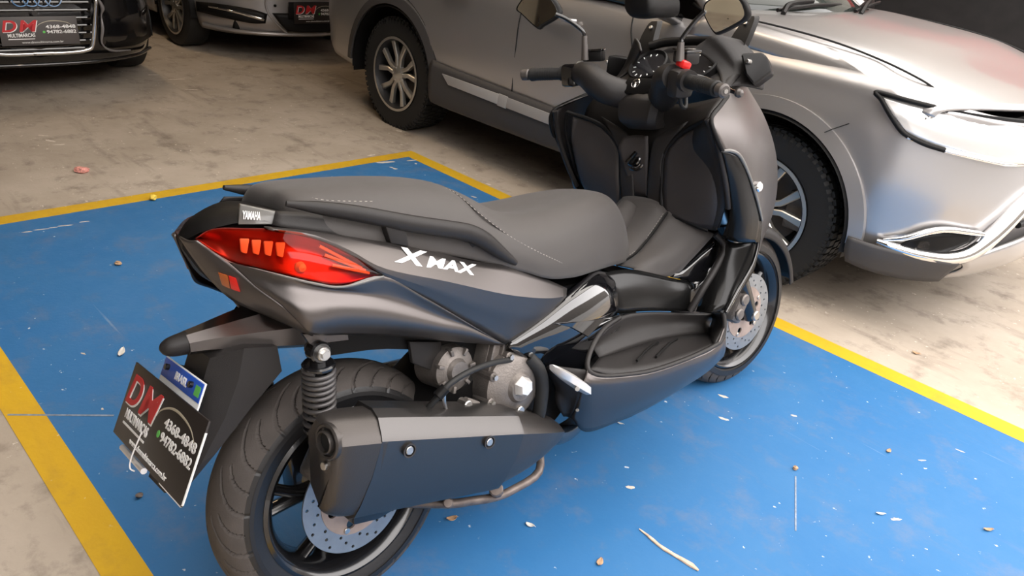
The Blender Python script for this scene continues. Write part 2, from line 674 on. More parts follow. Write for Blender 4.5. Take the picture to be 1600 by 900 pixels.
# houses across the street
slab('wall_street', 12.0, 12.3, -30, 30, 0, 5.2, 'wall_plain')
slab('wall_back', -10.15, -10, -6, 5.2, 0, 3.5, 'wall_plain')
slab('wall_right', -10, OPEN_X, 5.2, 5.35, 0, 3.5, 'wall_light')
slab('wall_right_dado', -10, OPEN_X, 5.16, 5.2, 0, 1.62, 'wall_dark')
slab('wall_left', -10, OPEN_X, -6.15, -6, 0, 3.5, 'wall_cream')
slab('wall_front', OPEN_X - 0.2, OPEN_X, -6, -3.7, 0, 3.5, 'wall_plain')
slab('trim_1', -10, OPEN_X, 5.15, 5.2, 1.62, 1.92, 'red_wall')

# painted bay: blue field and its yellow border, thin coats of paint on the concrete
BAY_W, LINE = 2.3844, 0.0879
BX1 = 4.2


def coat(name, pts, z, mat):
    me = prism_me([(x, y, 0.0002) for x, y in pts], (0, 0, z - 0.0002))
    return structure(link(name, me, mat))


coat('floor_blue_paint', [(0, -BAY_W), (BX1, -BAY_W), (BX1, 0), (0, 0)], 0.0012, 'blue')
coat('trim_2', [(-LINE, -BAY_W - LINE), (0, -BAY_W - LINE), (0, LINE), (-LINE, LINE)], 0.0018, 'yellow')
coat('trim_3', [(0, 0), (BX1, 0), (BX1, LINE), (0, LINE)], 0.0018, 'yellow')
coat('trim_4', [(0, -BAY_W - LINE), (BX1, -BAY_W - LINE), (BX1, -BAY_W), (0, -BAY_W)], 0.0018, 'yellow')



# ------------------------------------------------------------------ cars
def plan_samples(plan, step=0.03):
    """resample a plan curve (x, y) evenly, with its inward normals"""
    P = cr([(x, y, 0) for x, y in plan], 12)
    out = [P[0]]
    acc = 0
    for a, b in zip(P, P[1:]):
        acc += (b - a).length
        if acc >= step:
            out.append(b)
            acc = 0
    if (out[-1] - P[-1]).length > 1e-4:
        out.append(P[-1])
    nr = []
    for i in range(len(out)):
        t = out[min(i + 1, len(out) - 1)] - out[max(i - 1, 0)]
        nr.append(Vector((-t.y, t.x, 0)).normalized())
    return out, nr


def interp(tab, z):
    if z <= tab[0][0]:
        return tab[0][1]
    for (a, va), (b, vb) in zip(tab, tab[1:]):
        if z <= b:
            k = (z - a) / (b - a)
            k = k * k * (3 - 2 * k)
            return va + (vb - va) * k
    return tab[-1][1]


def car_shell_me(plan, width, sill, top, inset, arches, arch_r, rows=16):
    """right half plan curve runs rear -> side -> front centre; left half is its mirror about y = width/2.
    sill/top: tables of z along x; inset: table of inward offset by z; arches: wheel centres (x, z)"""
    P, Nn = plan_samples(plan)
    full = [(p, n) for p, n in zip(P, Nn)]
    full += [(Vector((p.x, width - p.y, 0)), Vector((n.x, -n.y, 0))) for p, n in reversed(full[:-1])]
    verts = []
    for p, n in full:
        zb = interp(sill, p.x)
        side = min(p.y, width - p.y) < 0.12
        for (ax, az) in arches:
            if side and abs(p.x - ax) < arch_r:
                zb = max(zb, az + math.sqrt(arch_r ** 2 - (p.x - ax) ** 2))
        zt = interp(top, p.x)
        for k in range(rows):
            z = zb + (zt - zb) * k / (rows - 1)
            d = interp(inset, z)
            verts.append((p.x + n.x * d, p.y + n.y * d, z))
    return mk(verts, grid_faces(len(full), rows), 50)


def ring_sector(c, r0, r1, a0, a1, y0, y1, n=40):
    """solid arch band in the plane of a wheel: radii r0..r1, angles a0..a1, depth y0..y1"""
    v = []
    for i in range(n + 1):
        a = a0 + (a1 - a0) * i / n
        ca, sa = math.cos(a), math.sin(a)
        for (r, y) in ((r0, y0), (r1, y0 + 0.012), (r1, y1), (r0, y1)):
            v.append((c[0] + r * ca, y, c[1] + r * sa))
    f = grid_faces(n + 1, 4, True)
    f.append((0, 1, 2, 3))
    f.append(tuple(range(4 * n, 4 * n + 4))[::-1])
    return mk(v, f, 30)


def tyre_prof(R, W, rim):
    """closed cross-section of a car tyre as (radius, axial)"""
    h = W / 2
    pts = [(rim, -h * 0.82), (rim + 0.012, -h * 0.95), ((R + rim) / 2, -h), (R - 0.022, -h * 0.97), (R - 0.006, -h * 0.86), (R, -h * 0.62), (R, -h * 0.3)]
    return pts + [(r, -a) for r, a in reversed(pts)]


def car_wheel(parent, x, y, z, R, W, rim, side, spokes, mat_face, treads=False, double=True):
    """a wheel as a part of its car: barrel with tyre, spokes, hub and brake disc as its pieces. side -1 = faces -y"""
    s = side
    w = lathe('wheel', [(rim, s * W * 0.46), (rim + 0.008, s * W * 0.47), (rim + 0.008, s * W * 0.5), (rim - 0.012, s * W * 0.5), (rim - 0.02, s * W * 0.40), (rim - 0.03, 0), (rim - 0.02, -s * W * 0.45), (rim + 0.006, -s * W * 0.47), (rim, 0)], 'alloy_dark', parent, seg=56, close=True)
    w.location = (x, y - s * W * 0.5, z)
    t = lathe('tire', tyre_prof(R, W, rim), 'rubber_dark', w, seg=72, close=True)
    if treads:
        blocks = []
        for k in range(64):
            a = 2 * PI * k / 64
            for yy, da in ((-0.36, 0), (-0.12, 0.5), (0.12, 0), (0.36, 0.5)):
                aa = a + da * 2 * PI / 64
                me = box_me((0.012, W * 0.19, 0.024), (0, 0, 0), 0.0)
                me.transform(Matrix.Translation((math.cos(aa) * R, yy * W * 1.0, math.sin(aa) * R)) @ Matrix.Rotation(-aa, 4, 'Y'))
                blocks.append(me)
            me = box_me((0.03, 0.008, 0.014), (0, 0, 0), 0.0)
            me.transform(Matrix.Translation((math.cos(a) * (R - 0.022), s * W * 0.475, math.sin(a) * (R - 0.022))) @ Matrix.Rotation(-a, 4, 'Y'))
            blocks.append(me)
        tb = link('tread_blocks', join_me(blocks), 'rubber_dark', w)
        tb['kind'] = 'stuff'
    link('brake_disc', lathe_me([(0.05, 0), (rim * 0.72, 0), (rim * 0.72, -s * 0.02), (0.05, -s * 0.02)], 40, close=True), 'disc_dark', w)
    link('brake_caliper', box_me((0.09, 0.05, 0.17), (rim * 0.62, s * 0.005, 0.02), 0.012), 'engine', w)
    link('wheel_shade_disc', lathe_me([(0.001, -s * 0.03), (rim * 0.98, -s * 0.03), (rim * 0.98, -s * 0.035), (0.001, -s * 0.035)], 40, close=True), 'gap', w)  # blackened disc, paints the shade behind the spokes
    link('rim_lip', lathe_me([(rim - 0.008, s * W * 0.47), (rim + 0.006, s * W * 0.49), (rim + 0.008, s * W * 0.503), (rim - 0.008, s * W * 0.505)], 56, close=True), mat_face, w)
    yo = s * W * 0.40
    for k in range(spokes):
        a0 = 2 * PI * k / spokes + 0.3
        arms = ((0.017, 0.33), (-0.017, -0.33)) if double else ((0.0, 0.0),)
        for off, spread in arms:
            # from the hub, straight for a while, then bending apart to the rim
            ps = []
            for rr, sp, hw in ((0.05, off / 0.05 * 0.9, 0.0135), (rim * 0.48, off / (rim * 0.48) + spread * 0.12, 0.0135), (rim * 0.97, spread, 0.0185)):
                c_ = Vector((math.cos(a0 + sp) * rr, 0, math.sin(a0 + sp) * rr))
                ps.append((c_, hw))
            L, Rr = [], []
            for i, (c_, hw) in enumerate(ps):
                t_ = (ps[min(i + 1, 2)][0] - ps[max(i - 1, 0)][0]).normalized()
                nn = Vector((-t_.z, 0, t_.x))
                L.append(c_ + nn * hw)
                Rr.append(c_ - nn * hw)
            poly = [p + Vector((0, yo, 0)) for p in L + Rr[::-1]]
            link('spoke', prism_me(poly, (0, -s * 0.03, 0), 0.004, 1), mat_face, w)
    link('hub_cap', lathe_me([(0.0005, s * W * 0.43), (0.024, s * W * 0.43), (0.030, s * W * 0.415), (0.054, s * W * 0.40), (0.058, s * W * 0.28), (0.0005, s * W * 0.28)], 32, close=False), mat_face, w)
    for k in range(5):
        a = 2 * PI * k / 5 + 0.6
        link('lug_nut', rod_me((0.042 * math.cos(a), s * W * 0.39, 0.042 * math.sin(a)), (0.042 * math.cos(a), s * W * 0.425, 0.042 * math.sin(a)), 0.008, seg=6), 'chrome', w)
    return w


def dealer_plate(name, parent, w, h, M, mat_base='plate_black', depth=0.004, cut=None):
    """dealer's advertising plate. M: local x along the width, y up, z out of the face; origin at its lower left corner"""
    b = link(name, move_me(box_me((w, h, depth), (w / 2, h / 2, -depth / 2), 0.0012), M), mat_base, parent)

    def T(x, y, z=0.0004):
        return M @ Matrix.Translation((x * w, y * h, z))
    for ch, px, wd in (('D', 0.03, 0.19), ('M', 0.24, 0.24)):
        me = text_me(ch, h * 0.55, Matrix.Identity(4), shear=0.22, bold=h * 0.012)
        xs = [v.co.x for v in me.vertices]
        ys = [v.co.y for v in me.vertices]
        sx = wd * w / (max(xs) - min(xs))
        sy = 0.40 * h / (max(ys) - min(ys))
        me2 = me.copy()
        Mx = Matrix.Diagonal((sx, sy, 1, 1)) @ Matrix.Translation((-min(xs), -min(ys), 0))
        me.transform(T(px, 0.475, 0.0008) @ Mx)
        link('red_lettering', me, 'red_print', b)
        me2.transform(T(px + 0.010, 0.455, 0.0003) @ Mx)
        link('letter_edge', me2, 'white', b)

    def fit_text(nm, body, x0, x1, y0, y1, mat, bold=0.0, shear=0.0):
        me = text_me(body, 0.1, Matrix.Identity(4), bold=bold, shear=shear)
        xs = [v.co.x for v in me.vertices]
        ys = [v.co.y for v in me.vertices]
        Mx = Matrix.Diagonal(((x1 - x0) * w / (max(xs) - min(xs)), (y1 - y0) * h / (max(ys) - min(ys)), 1, 1)) @ Matrix.Translation((-min(xs), -min(ys), 0))
        me.transform(T(x0, y0) @ Mx)
        link(nm, me, mat, b)
    fit_text('white_lettering', 'MULTIMARCAS', 0.09, 0.43, 0.29, 0.42, 'white', 0.0025)
    link('underline', move_me(box_me((0.33 * w, 0.028 * h, 0.0008), (0, 0, 0)), T(0.255, 0.225)), 'white', b)
    fit_text('phone_number', '4368-4848', 0.58, 0.97, 0.575, 0.70, 'white', 0.002)
    fit_text('phone_number', '94782-6882', 0.585, 0.97, 0.395, 0.52, 'white', 0.002)
    link('phone_symbol', move_me(lathe_me([(0.0005, 0.0007), (0.045 * h, 0.0007), (0.045 * h, 0.0)], 20, 'Z'), T(0.55, 0.455, 0)), 'green', b)
    fit_text('web_address', 'www.dmmultimarca.com.br', 0.25, 0.78, 0.07, 0.145, 'white', 0.0)
    arc = [(0.46, 0.60), (0.50, 0.72), (0.60, 0.82), (0.72, 0.84), (0.86, 0.78), (0.97, 0.62)]
    pts = cr([(x * w, y * h, 0.0006) for x, y in arc], 6)
    link('arc_line', move_me(tube_me(pts, [0.0004 + 0.0022 * math.sin(PI * i / (len(pts) - 1)) for i in range(len(pts))], 6), M @ Matrix.Diagonal((1, 1, 0.3, 1))), 'plate_arc', b)
    return b


MAT['disc_dark'] = pmat('dull_car_brake_disc', (0.10, 0.09, 0.085), 0.5, metal=0.6)
MAT['lamp_bright'] = pmat('bright_lamp_interior', (0.85, 0.84, 0.82), 0.2, metal=0.5, coat=1.0)
MAT['plate_arc'] = pmat('pale_gold_print', (0.45, 0.40, 0.30), 0.5)


# ---- the silver off-road car beside the bay (its frame: x forward from the front axle, y to its left from the right wheel face)
suv = thing('car', 'silver SUV with machined alloy wheels and chrome bumper trim behind the scooter', 'car', (2.0969, 0.273, 0), (0, 0, -0.0119))
SW = 1.74                      # distance between the outer wheel faces
plan = [(-3.72, 0.55), (-3.70, 0.30), (-3.55, 0.06), (-3.2, -0.02), (-2.6, -0.035), (-1.5, -0.035), (-0.6, -0.035), (0.0, -0.035), (0.40, -0.025), (0.56, 0.02),
        (0.70, 0.115), (0.80, 0.25), (0.87, 0.43), (0.91, 0.66), (0.92, SW / 2)]
sill = [(-3.8, 0.34), (-3.0, 0.30), (0.30, 0.30), (0.50, 0.345), (0.75, 0.36), (0.95, 0.36)]
top = [(-3.8, 1.04), (-2.6, 1.06), (-1.5, 1.05), (-0.6, 1.04), (-0.2, 1.05), (0.1, 1.045), (0.35, 0.99), (0.5, 0.955), (0.65, 0.935), (0.80, 0.915), (0.90, 0.90), (0.95, 0.89)]
inset = [(0.28, 0.05), (0.42, 0.012), (0.62, 0.0), (0.80, 0.008), (0.93, 0.03), (1.0, 0.065), (1.07, 0.11)]
body = link('body', car_shell_me(plan, SW, sill, top, inset, [(0, 0.345), (-2.67, 0.345)], 0.44, rows=20), 'silver', suv)
sm = body.modifiers.new('thickness', 'SOLIDIFY')
sm.thickness, sm.offset = 0.01, 0
for ax in (0, -2.67):
    for sgn in (-1, 1):
        yy = -0.052 if sgn < 0 else SW + 0.052
        link('wheel_arch_flare', ring_sector((ax, 0.345), 0.435, 0.49, math.radians(2), math.radians(178), yy, yy - sgn * 0.035), 'silver' if ax == 0 else 'cladding', suv)
        link('wheel_arch_lip', ring_sector((ax, 0.345), 0.418, 0.437, math.radians(-4), math.radians(184), yy + 0.004 * -sgn, yy - sgn * 0.05), 'plastic2', suv)
        lin_v = []
        nn = 28
        for i in range(nn + 1):
            a = math.radians(-8 + 196 * i / nn)
            for r, y in ((0.43, yy - sgn * 0.02), (0.43, yy - sgn * 0.36), (0.05, yy - sgn * 0.37)):
                lin_v.append((ax + r * math.cos(a), y, 0.345 + r * math.sin(a)))
        link('wheel_well', mk(lin_v, grid_faces(nn + 1, 3)), 'plastic2', suv)
        car_wheel(suv, ax, 0.0 if sgn < 0 else SW, 0.345, 0.352, 0.225, 0.228, -1 if sgn < 0 else 1, 5, 'alloy', treads=(sgn < 0))
# underbody so that no light comes through
link('underbody', box_me((4.3, 1.2, 0.12), (-1.4, SW / 2, 0.33), 0.02), 'plastic2', suv)
link('engine_bay_floor', box_me((1.0, 1.0, 0.5), (0.2, SW / 2, 0.62), 0.05), 'plastic2', suv)
# sills: dark cladding with a satin strip in two lengths
for mirror in (False, True):
    def sy(p):
        return (p[0], SW - p[1], p[2]) if mirror else p
    rows = [[sy((x, -0.040, z0 + 0.0)), sy((x, -0.062, z0 - 0.03)), sy((x, -0.066, z0 - 0.12)), sy((x, -0.045, zb)), sy((x, 0.05, zb - 0.02))]
            for x, z0, zb in ((-2.23, 0.53, 0.285), (-2.0, 0.515, 0.28), (-1.0, 0.485, 0.285), (-0.45, 0.475, 0.29))]
    patch('sill_cladding', rows, 'cladding', suv, nu=3, nv=6, thick=0.01)
    for (xa, za, ta), (xb, zb_, tb) in (((-2.10, 0.478, 0.05), (-1.60, 0.474, 0.055)), ((-1.60, 0.478, 0.065), (-1.53, 0.476, 0.065)), ((-1.53, 0.472, 0.055), (-0.50, 0.452, 0.055))):
        poly = [sy((xa + (0.07 if ta == 0.05 else 0), -0.082, za - ta)), sy((xb, -0.082, zb_ - tb)), sy((xb, -0.076, zb_)), sy((xa, -0.076, za))]
        prism('sill_strip', poly, (0, 0.008 * (1 if not mirror else -1), 0), 'clad_light', suv, bevel=0.002)
    # shut lines of the doors and the wing
    for line in ([(-1.54, -0.037, 0.50), (-1.545, -0.036, 0.70), (-1.54, -0.030, 0.90), (-1.52, 0.03, 1.04)],
                 [(-0.70, -0.037, 0.49), (-0.735, -0.036, 0.68), (-0.78, -0.030, 0.86), (-0.83, 0.0, 0.96), (-0.86, 0.045, 1.04)],
                 [(-2.21, -0.037, 0.53), (-2.30, -0.036, 0.68), (-2.44, -0.032, 0.79), (-2.62, -0.026, 0.87), (-2.75, 0.0, 0.97), (-2.78, 0.03, 1.04)]):
        tube('door_gap', [sy((p[0], p[1] + 0.0015, p[2])) for p in line], 0.0035, 'gap', suv, seg=6, n=5)
    for hx in (-1.35, -2.15):
        tube('door_handle', [sy((hx, -0.03, 0.93)), sy((hx + 0.03, -0.058, 0.935)), sy((hx + 0.17, -0.058, 0.935)), sy((hx + 0.2, -0.03, 0.935))], 0.012, 'silver', suv, seg=8, n=4)
    # door mirror
    mp = [[sy((-0.62 + dx, -0.10 + yy, 1.06 + dz)) for dx, dz in ((0.06, 0.0), (0.05, 0.07), (-0.01, 0.12), (-0.07, 0.10), (-0.08, 0.02), (-0.03, -0.02))] for yy in (-0.16, -0.14, -0.03, 0.06)]
    for i, k in ((0, 0.45),):
        c_ = sum((Vector(p) for p in mp[0]), Vector()) / 6
        mp[0] = [c_.lerp(Vector(p), k) for p in mp[0]]
    loft('door_mirror', mp, 'plastic2', suv, n=4, ns=4)
    tube('mirror_arm', [sy((-0.62, -0.10, 1.07)), sy((-0.62, 0.06, 1.03))], 0.03, 'gloss', suv, seg=10)
# bonnet
hood = []
for y, f in ((0.02, -2.6), (0.045, -0.2), (0.14, 1), (0.30, 1.4), (0.5, 1.5), (SW / 2, 1.6), (SW - 0.5, 1.5), (SW - 0.30, 1.4), (SW - 0.14, 1), (SW - 0.045, -0.2), (SW - 0.02, -2.6)):
    s = abs(y - SW / 2) / (SW / 2)
    fr = 0.855 - 0.30 * s ** 3.0            # front edge in plan
    bk = -0.24 - 0.30 * s ** 2.2
    hood.append([(bk, y, 1.065 + 0.03 * f), (bk * 0.5 + 0.0, y, 1.062 + 0.028 * f), (0.22, y, 1.025 + 0.03 * f), (fr * 0.62, y, 0.985 + 0.025 * f - 0.02 * (1 - s)), (fr, y, 0.925 + 0.012 * f)])
patch('bonnet', hood, 'silver', suv, nu=6, nv=5, thick=0.01)
for sgn in (0, 1):
    def sy(p):
        return (p[0], SW - p[1], p[2]) if sgn else p
    tube('bonnet_gap', [sy(p) for p in ((-0.45, 0.062, 1.084), (-0.22, 0.072, 1.088), (0.08, 0.078, 1.072), (0.3, 0.085, 1.040), (0.46, 0.10, 1.0), (0.53, 0.125, 0.968))], 0.004, 'gap', suv, seg=6, n=6)
    # bonnet crease
    # windscreen pillar
    tube('windscreen_pillar', [sy((-0.50, 0.10, 1.10)), sy((-0.95, 0.20, 1.40)), sy((-1.35, 0.28, 1.60))], 0.035, 'silver', suv, seg=10, n=5, flat=0.8)
    # side glass
    patch('side_window', [[sy((-0.72, 0.055, 1.045)), sy((-1.5, 0.03, 1.06)), sy((-2.5, 0.04, 1.075)), sy((-3.1, 0.08, 1.09))],
                          [sy((-1.0, 0.14, 1.28)), sy((-1.55, 0.12, 1.32)), sy((-2.5, 0.13, 1.34)), sy((-3.05, 0.16, 1.30))],
                          [sy((-1.38, 0.25, 1.55)), sy((-1.7, 0.23, 1.58)), sy((-2.5, 0.24, 1.58)), sy((-3.0, 0.25, 1.50))]], 'glass_dark', suv, thick=0.006)
    patch('rear_quarter', [[sy((-3.1, 0.08, 1.08)), sy((-3.4, 0.10, 1.06)), sy((-3.66, 0.35, 1.05))], [sy((-3.05, 0.16, 1.30)), sy((-3.3, 0.18, 1.3)), sy((-3.5, 0.38, 1.3))], [sy((-3.0, 0.25, 1.52)), sy((-3.2, 0.27, 1.5)), sy((-3.3, 0.42, 1.52))]], 'silver', suv, thick=0.01)
patch('windscreen', [[(-0.52 + 0.30 * (1 - (2 * k - 1) ** 2), 0.10 + (SW - 0.2) * k, 1.10) for k in (0, .25, .5, .75, 1)],
                     [(-0.95 + 0.25 * (1 - (2 * k - 1) ** 2), 0.20 + (SW - 0.4) * k, 1.37) for k in (0, .25, .5, .75, 1)],
                     [(-1.36 + 0.18 * (1 - (2 * k - 1) ** 2), 0.28 + (SW - 0.56) * k, 1.60) for k in (0, .25, .5, .75, 1)]], 'glass_dark', suv, nu=5, nv=4, thick=0.006)
patch('scuttle', [[(-0.50 + 0.30 * (1 - (2 * k - 1) ** 2), 0.07 + (SW - 0.14) * k, 1.083) for k in (0, .25, .5, .75, 1)],
                  [(-0.58 + 0.30 * (1 - (2 * k - 1) ** 2), 0.09 + (SW - 0.18) * k, 1.105) for k in (0, .25, .5, .75, 1)]], 'plastic2', suv, nu=6, nv=2, thick=0.012)
patch('roof', [[(-1.36, 0.28, 1.60), (-1.22, 0.5, 1.63), (-1.18, SW / 2, 1.65), (-1.22, SW - 0.5, 1.63), (-1.36, SW - 0.28, 1.60)],
               [(-2.3, 0.24, 1.63), (-2.3, 0.5, 1.67), (-2.3, SW / 2, 1.68), (-2.3, SW - 0.5, 1.67), (-2.3, SW - 0.24, 1.63)],
               [(-3.3, 0.3, 1.54), (-3.4, 0.5, 1.58), (-3.42, SW / 2, 1.6), (-3.4, SW - 0.5, 1.58), (-3.3, SW - 0.3, 1.54)]], 'silver', suv, nu=4, nv=4, thick=0.01)
patch('tailgate', [[(-3.42, SW / 2 - 0.55, 1.56), (-3.44, SW / 2, 1.59), (-3.42, SW / 2 + 0.55, 1.56)], [(-3.58, SW / 2 - 0.62, 1.3), (-3.6, SW / 2, 1.3), (-3.58, SW / 2 + 0.62, 1.3)], [(-3.70, 0.3, 1.04), (-3.74, SW / 2, 1.04), (-3.70, SW - 0.3, 1.04)], [(-3.71, 0.3, 0.4), (-3.76, SW / 2, 0.4), (-3.71, SW - 0.3, 0.4)]], 'silver', suv, nu=4, nv=4, thick=0.01)
# wipers
for wx0, wy0, wx1, wy1 in ((-0.28, 0.30, -0.30, 0.95), (-0.22, 0.95, -0.38, 1.60)):
    wp = tube('wiper', [(wx0, wy0, 1.125), ((wx0 + wx1) / 2 + 0.02, (wy0 + wy1) / 2, 1.145), (wx1, wy1, 1.14)], 0.009, 'plastic2', suv, seg=6, n=5)
    tube('wiper_arm', [(wx0 + 0.03, wy0, 1.115), (wx0 + 0.0, wy0 + 0.10, 1.15), ((wx0 + wx1) / 2, (wy0 + wy1) / 2, 1.16)], 0.012, 'plastic2', wp, seg=6, n=4)
# headlamp, right and left
for sgn in (0, 1):
    def sy(p):
        return (p[0], SW - p[1], p[2]) if sgn else p
    hb = patch('headlamp', [[sy(p) for p in ((0.375, -0.030, 0.935), (0.48, 0.004, 0.925), (0.585, 0.065, 0.915), (0.70, 0.16, 0.907), (0.79, 0.29, 0.90), (0.85, 0.48, 0.893))],
                            [sy(p) for p in ((0.44, -0.028, 0.885), (0.52, 0.0, 0.87), (0.615, 0.052, 0.855), (0.72, 0.14, 0.84), (0.81, 0.27, 0.83), (0.868, 0.46, 0.825))],
                            [sy(p) for p in ((0.505, -0.008, 0.825), (0.56, 0.013, 0.807), (0.635, 0.055, 0.79), (0.735, 0.14, 0.772), (0.82, 0.265, 0.757), (0.875, 0.455, 0.75))]], 'lamp_bright', suv, nu=5, nv=4, thick=0.006)
    # black bezel round the rear corner, clear cover in front
    tube('bezel', [sy(p) for p in ((0.60, 0.066, 0.921), (0.48, -0.006, 0.934), (0.372, -0.038, 0.942), (0.40, -0.042, 0.92), (0.452, -0.036, 0.868), (0.505, -0.016, 0.820), (0.575, 0.013, 0.797), (0.64, 0.052, 0.785))], 0.009, 'plastic2', hb, seg=8, n=6)
    tube('chrome_strip', [sy(p) for p in ((0.52, -0.012, 0.808), (0.60, 0.028, 0.79), (0.70, 0.10, 0.775), (0.80, 0.225, 0.757), (0.86, 0.40, 0.748))], 0.007, 'chrome', hb, seg=8, n=6)
    tube('lid_gap', [sy(p) for p in ((0.585, 0.062, 0.925), (0.70, 0.155, 0.917), (0.79, 0.285, 0.91), (0.86, 0.48, 0.90))], 0.007, 'gap', hb, seg=6, n=6)
    for k, q in enumerate(((0.56, 0.045, 0.865), (0.70, 0.145, 0.845))):
        q = sy(q)
        dd = Vector((0.75, -0.62 if not sgn else 0.62, 0)).normalized()
        link('lamp_unit', rod_me(Vector(q) - dd * 0.02, Vector(q) + dd * 0.012, 0.032, 0.036, 20, 0.004), 'chrome', hb)
    # bumper: dark lower edge, fog lamp pocket with chrome boomerang, bright corner bar
    patch('bumper_skirt', [[sy(p) for p in ((0.44, -0.058, 0.392), (0.54, -0.030, 0.387), (0.655, 0.037, 0.378), (0.745, 0.112, 0.368), (0.795, 0.175, 0.362))],
                           [sy(p) for p in ((0.44, -0.054, 0.345), (0.54, -0.026, 0.34), (0.65, 0.042, 0.335), (0.735, 0.114, 0.333), (0.78, 0.170, 0.333))],
                           [sy(p) for p in ((0.45, -0.03, 0.285), (0.53, -0.005, 0.272), (0.63, 0.060, 0.262), (0.705, 0.132, 0.262), (0.745, 0.185, 0.265))]], 'cladding', suv, nu=4, nv=3, thick=0.012)
    fogp = patch('fog_lamp_pocket', [[sy(p) for p in ((0.60, 0.020, 0.395), (0.66, 0.056, 0.452), (0.72, 0.115, 0.478), (0.80, 0.225, 0.470))],
                                     [sy(p) for p in ((0.60, 0.020, 0.390), (0.665, 0.066, 0.385), (0.73, 0.130, 0.388), (0.80, 0.225, 0.455))]], 'plastic2', suv, nu=5, nv=4, thick=0.008)
    link('fog_lamp', rod_me(Vector(sy((0.66, 0.075, 0.415))), Vector(sy((0.685, 0.055, 0.415))), 0.026, seg=18), 'clear_lens', fogp)
    tube('chrome_boomerang', [sy(p) for p in ((0.535, -0.012, 0.398), (0.60, 0.018, 0.388), (0.68, 0.075, 0.375), (0.75, 0.15, 0.372), (0.805, 0.22, 0.40), (0.845, 0.285, 0.475), (0.875, 0.37, 0.58), (0.885, 0.42, 0.65))], [0.010, 0.019, 0.024, 0.028, 0.032, 0.034, 0.032, 0.014], 'chrome', suv, seg=10, n=6)
    tube('chrome_boomerang_branch', [sy(p) for p in ((0.555, 0.0, 0.408), (0.62, 0.028, 0.435), (0.68, 0.066, 0.475), (0.73, 0.115, 0.492), (0.795, 0.205, 0.485), (0.835, 0.27, 0.475))], [0.006, 0.011, 0.013, 0.013, 0.012, 0.008], 'chrome', suv, seg=8, n=6)
    tube('bumper_seam', [sy(p) for p in ((0.2311, -0.058, 0.7538), (0.2495, -0.04, 0.7695), (0.3035, -0.028, 0.8053))], 0.002, 'gap', suv, seg=5)
patch('skid_plate', [[(0.79, 0.19, 0.365), (0.86, 0.30, 0.42), (0.91, 0.45, 0.455), (0.94, SW / 2, 0.46), (0.91, SW - 0.45, 0.455), (0.86, SW - 0.30, 0.42), (0.79, SW - 0.19, 0.365)],
                     [(0.80, 0.22, 0.33), (0.86, 0.33, 0.345), (0.91, 0.47, 0.36), (0.94, SW / 2, 0.36), (0.91, SW - 0.47, 0.36), (0.86, SW - 0.33, 0.345), (0.80, SW - 0.22, 0.33)],
                     [(0.73, 0.23, 0.265), (0.78, 0.33, 0.265), (0.82, 0.48, 0.27), (0.84, SW / 2, 0.27), (0.82, SW - 0.48, 0.27), (0.78, SW - 0.33, 0.265), (0.73, SW - 0.23, 0.265)]], 'silver', suv, nu=4, nv=4, thick=0.012)
# front grille between the chrome bars
for k in range(5):
    tube('grille_bar', [(0.88, 0.44, 0.50 + 0.055 * k), (0.93, SW / 2, 0.50 + 0.055 * k), (0.88, SW - 0.44, 0.50 + 0.055 * k)], 0.014, 'plastic2', suv, seg=8, n=6)



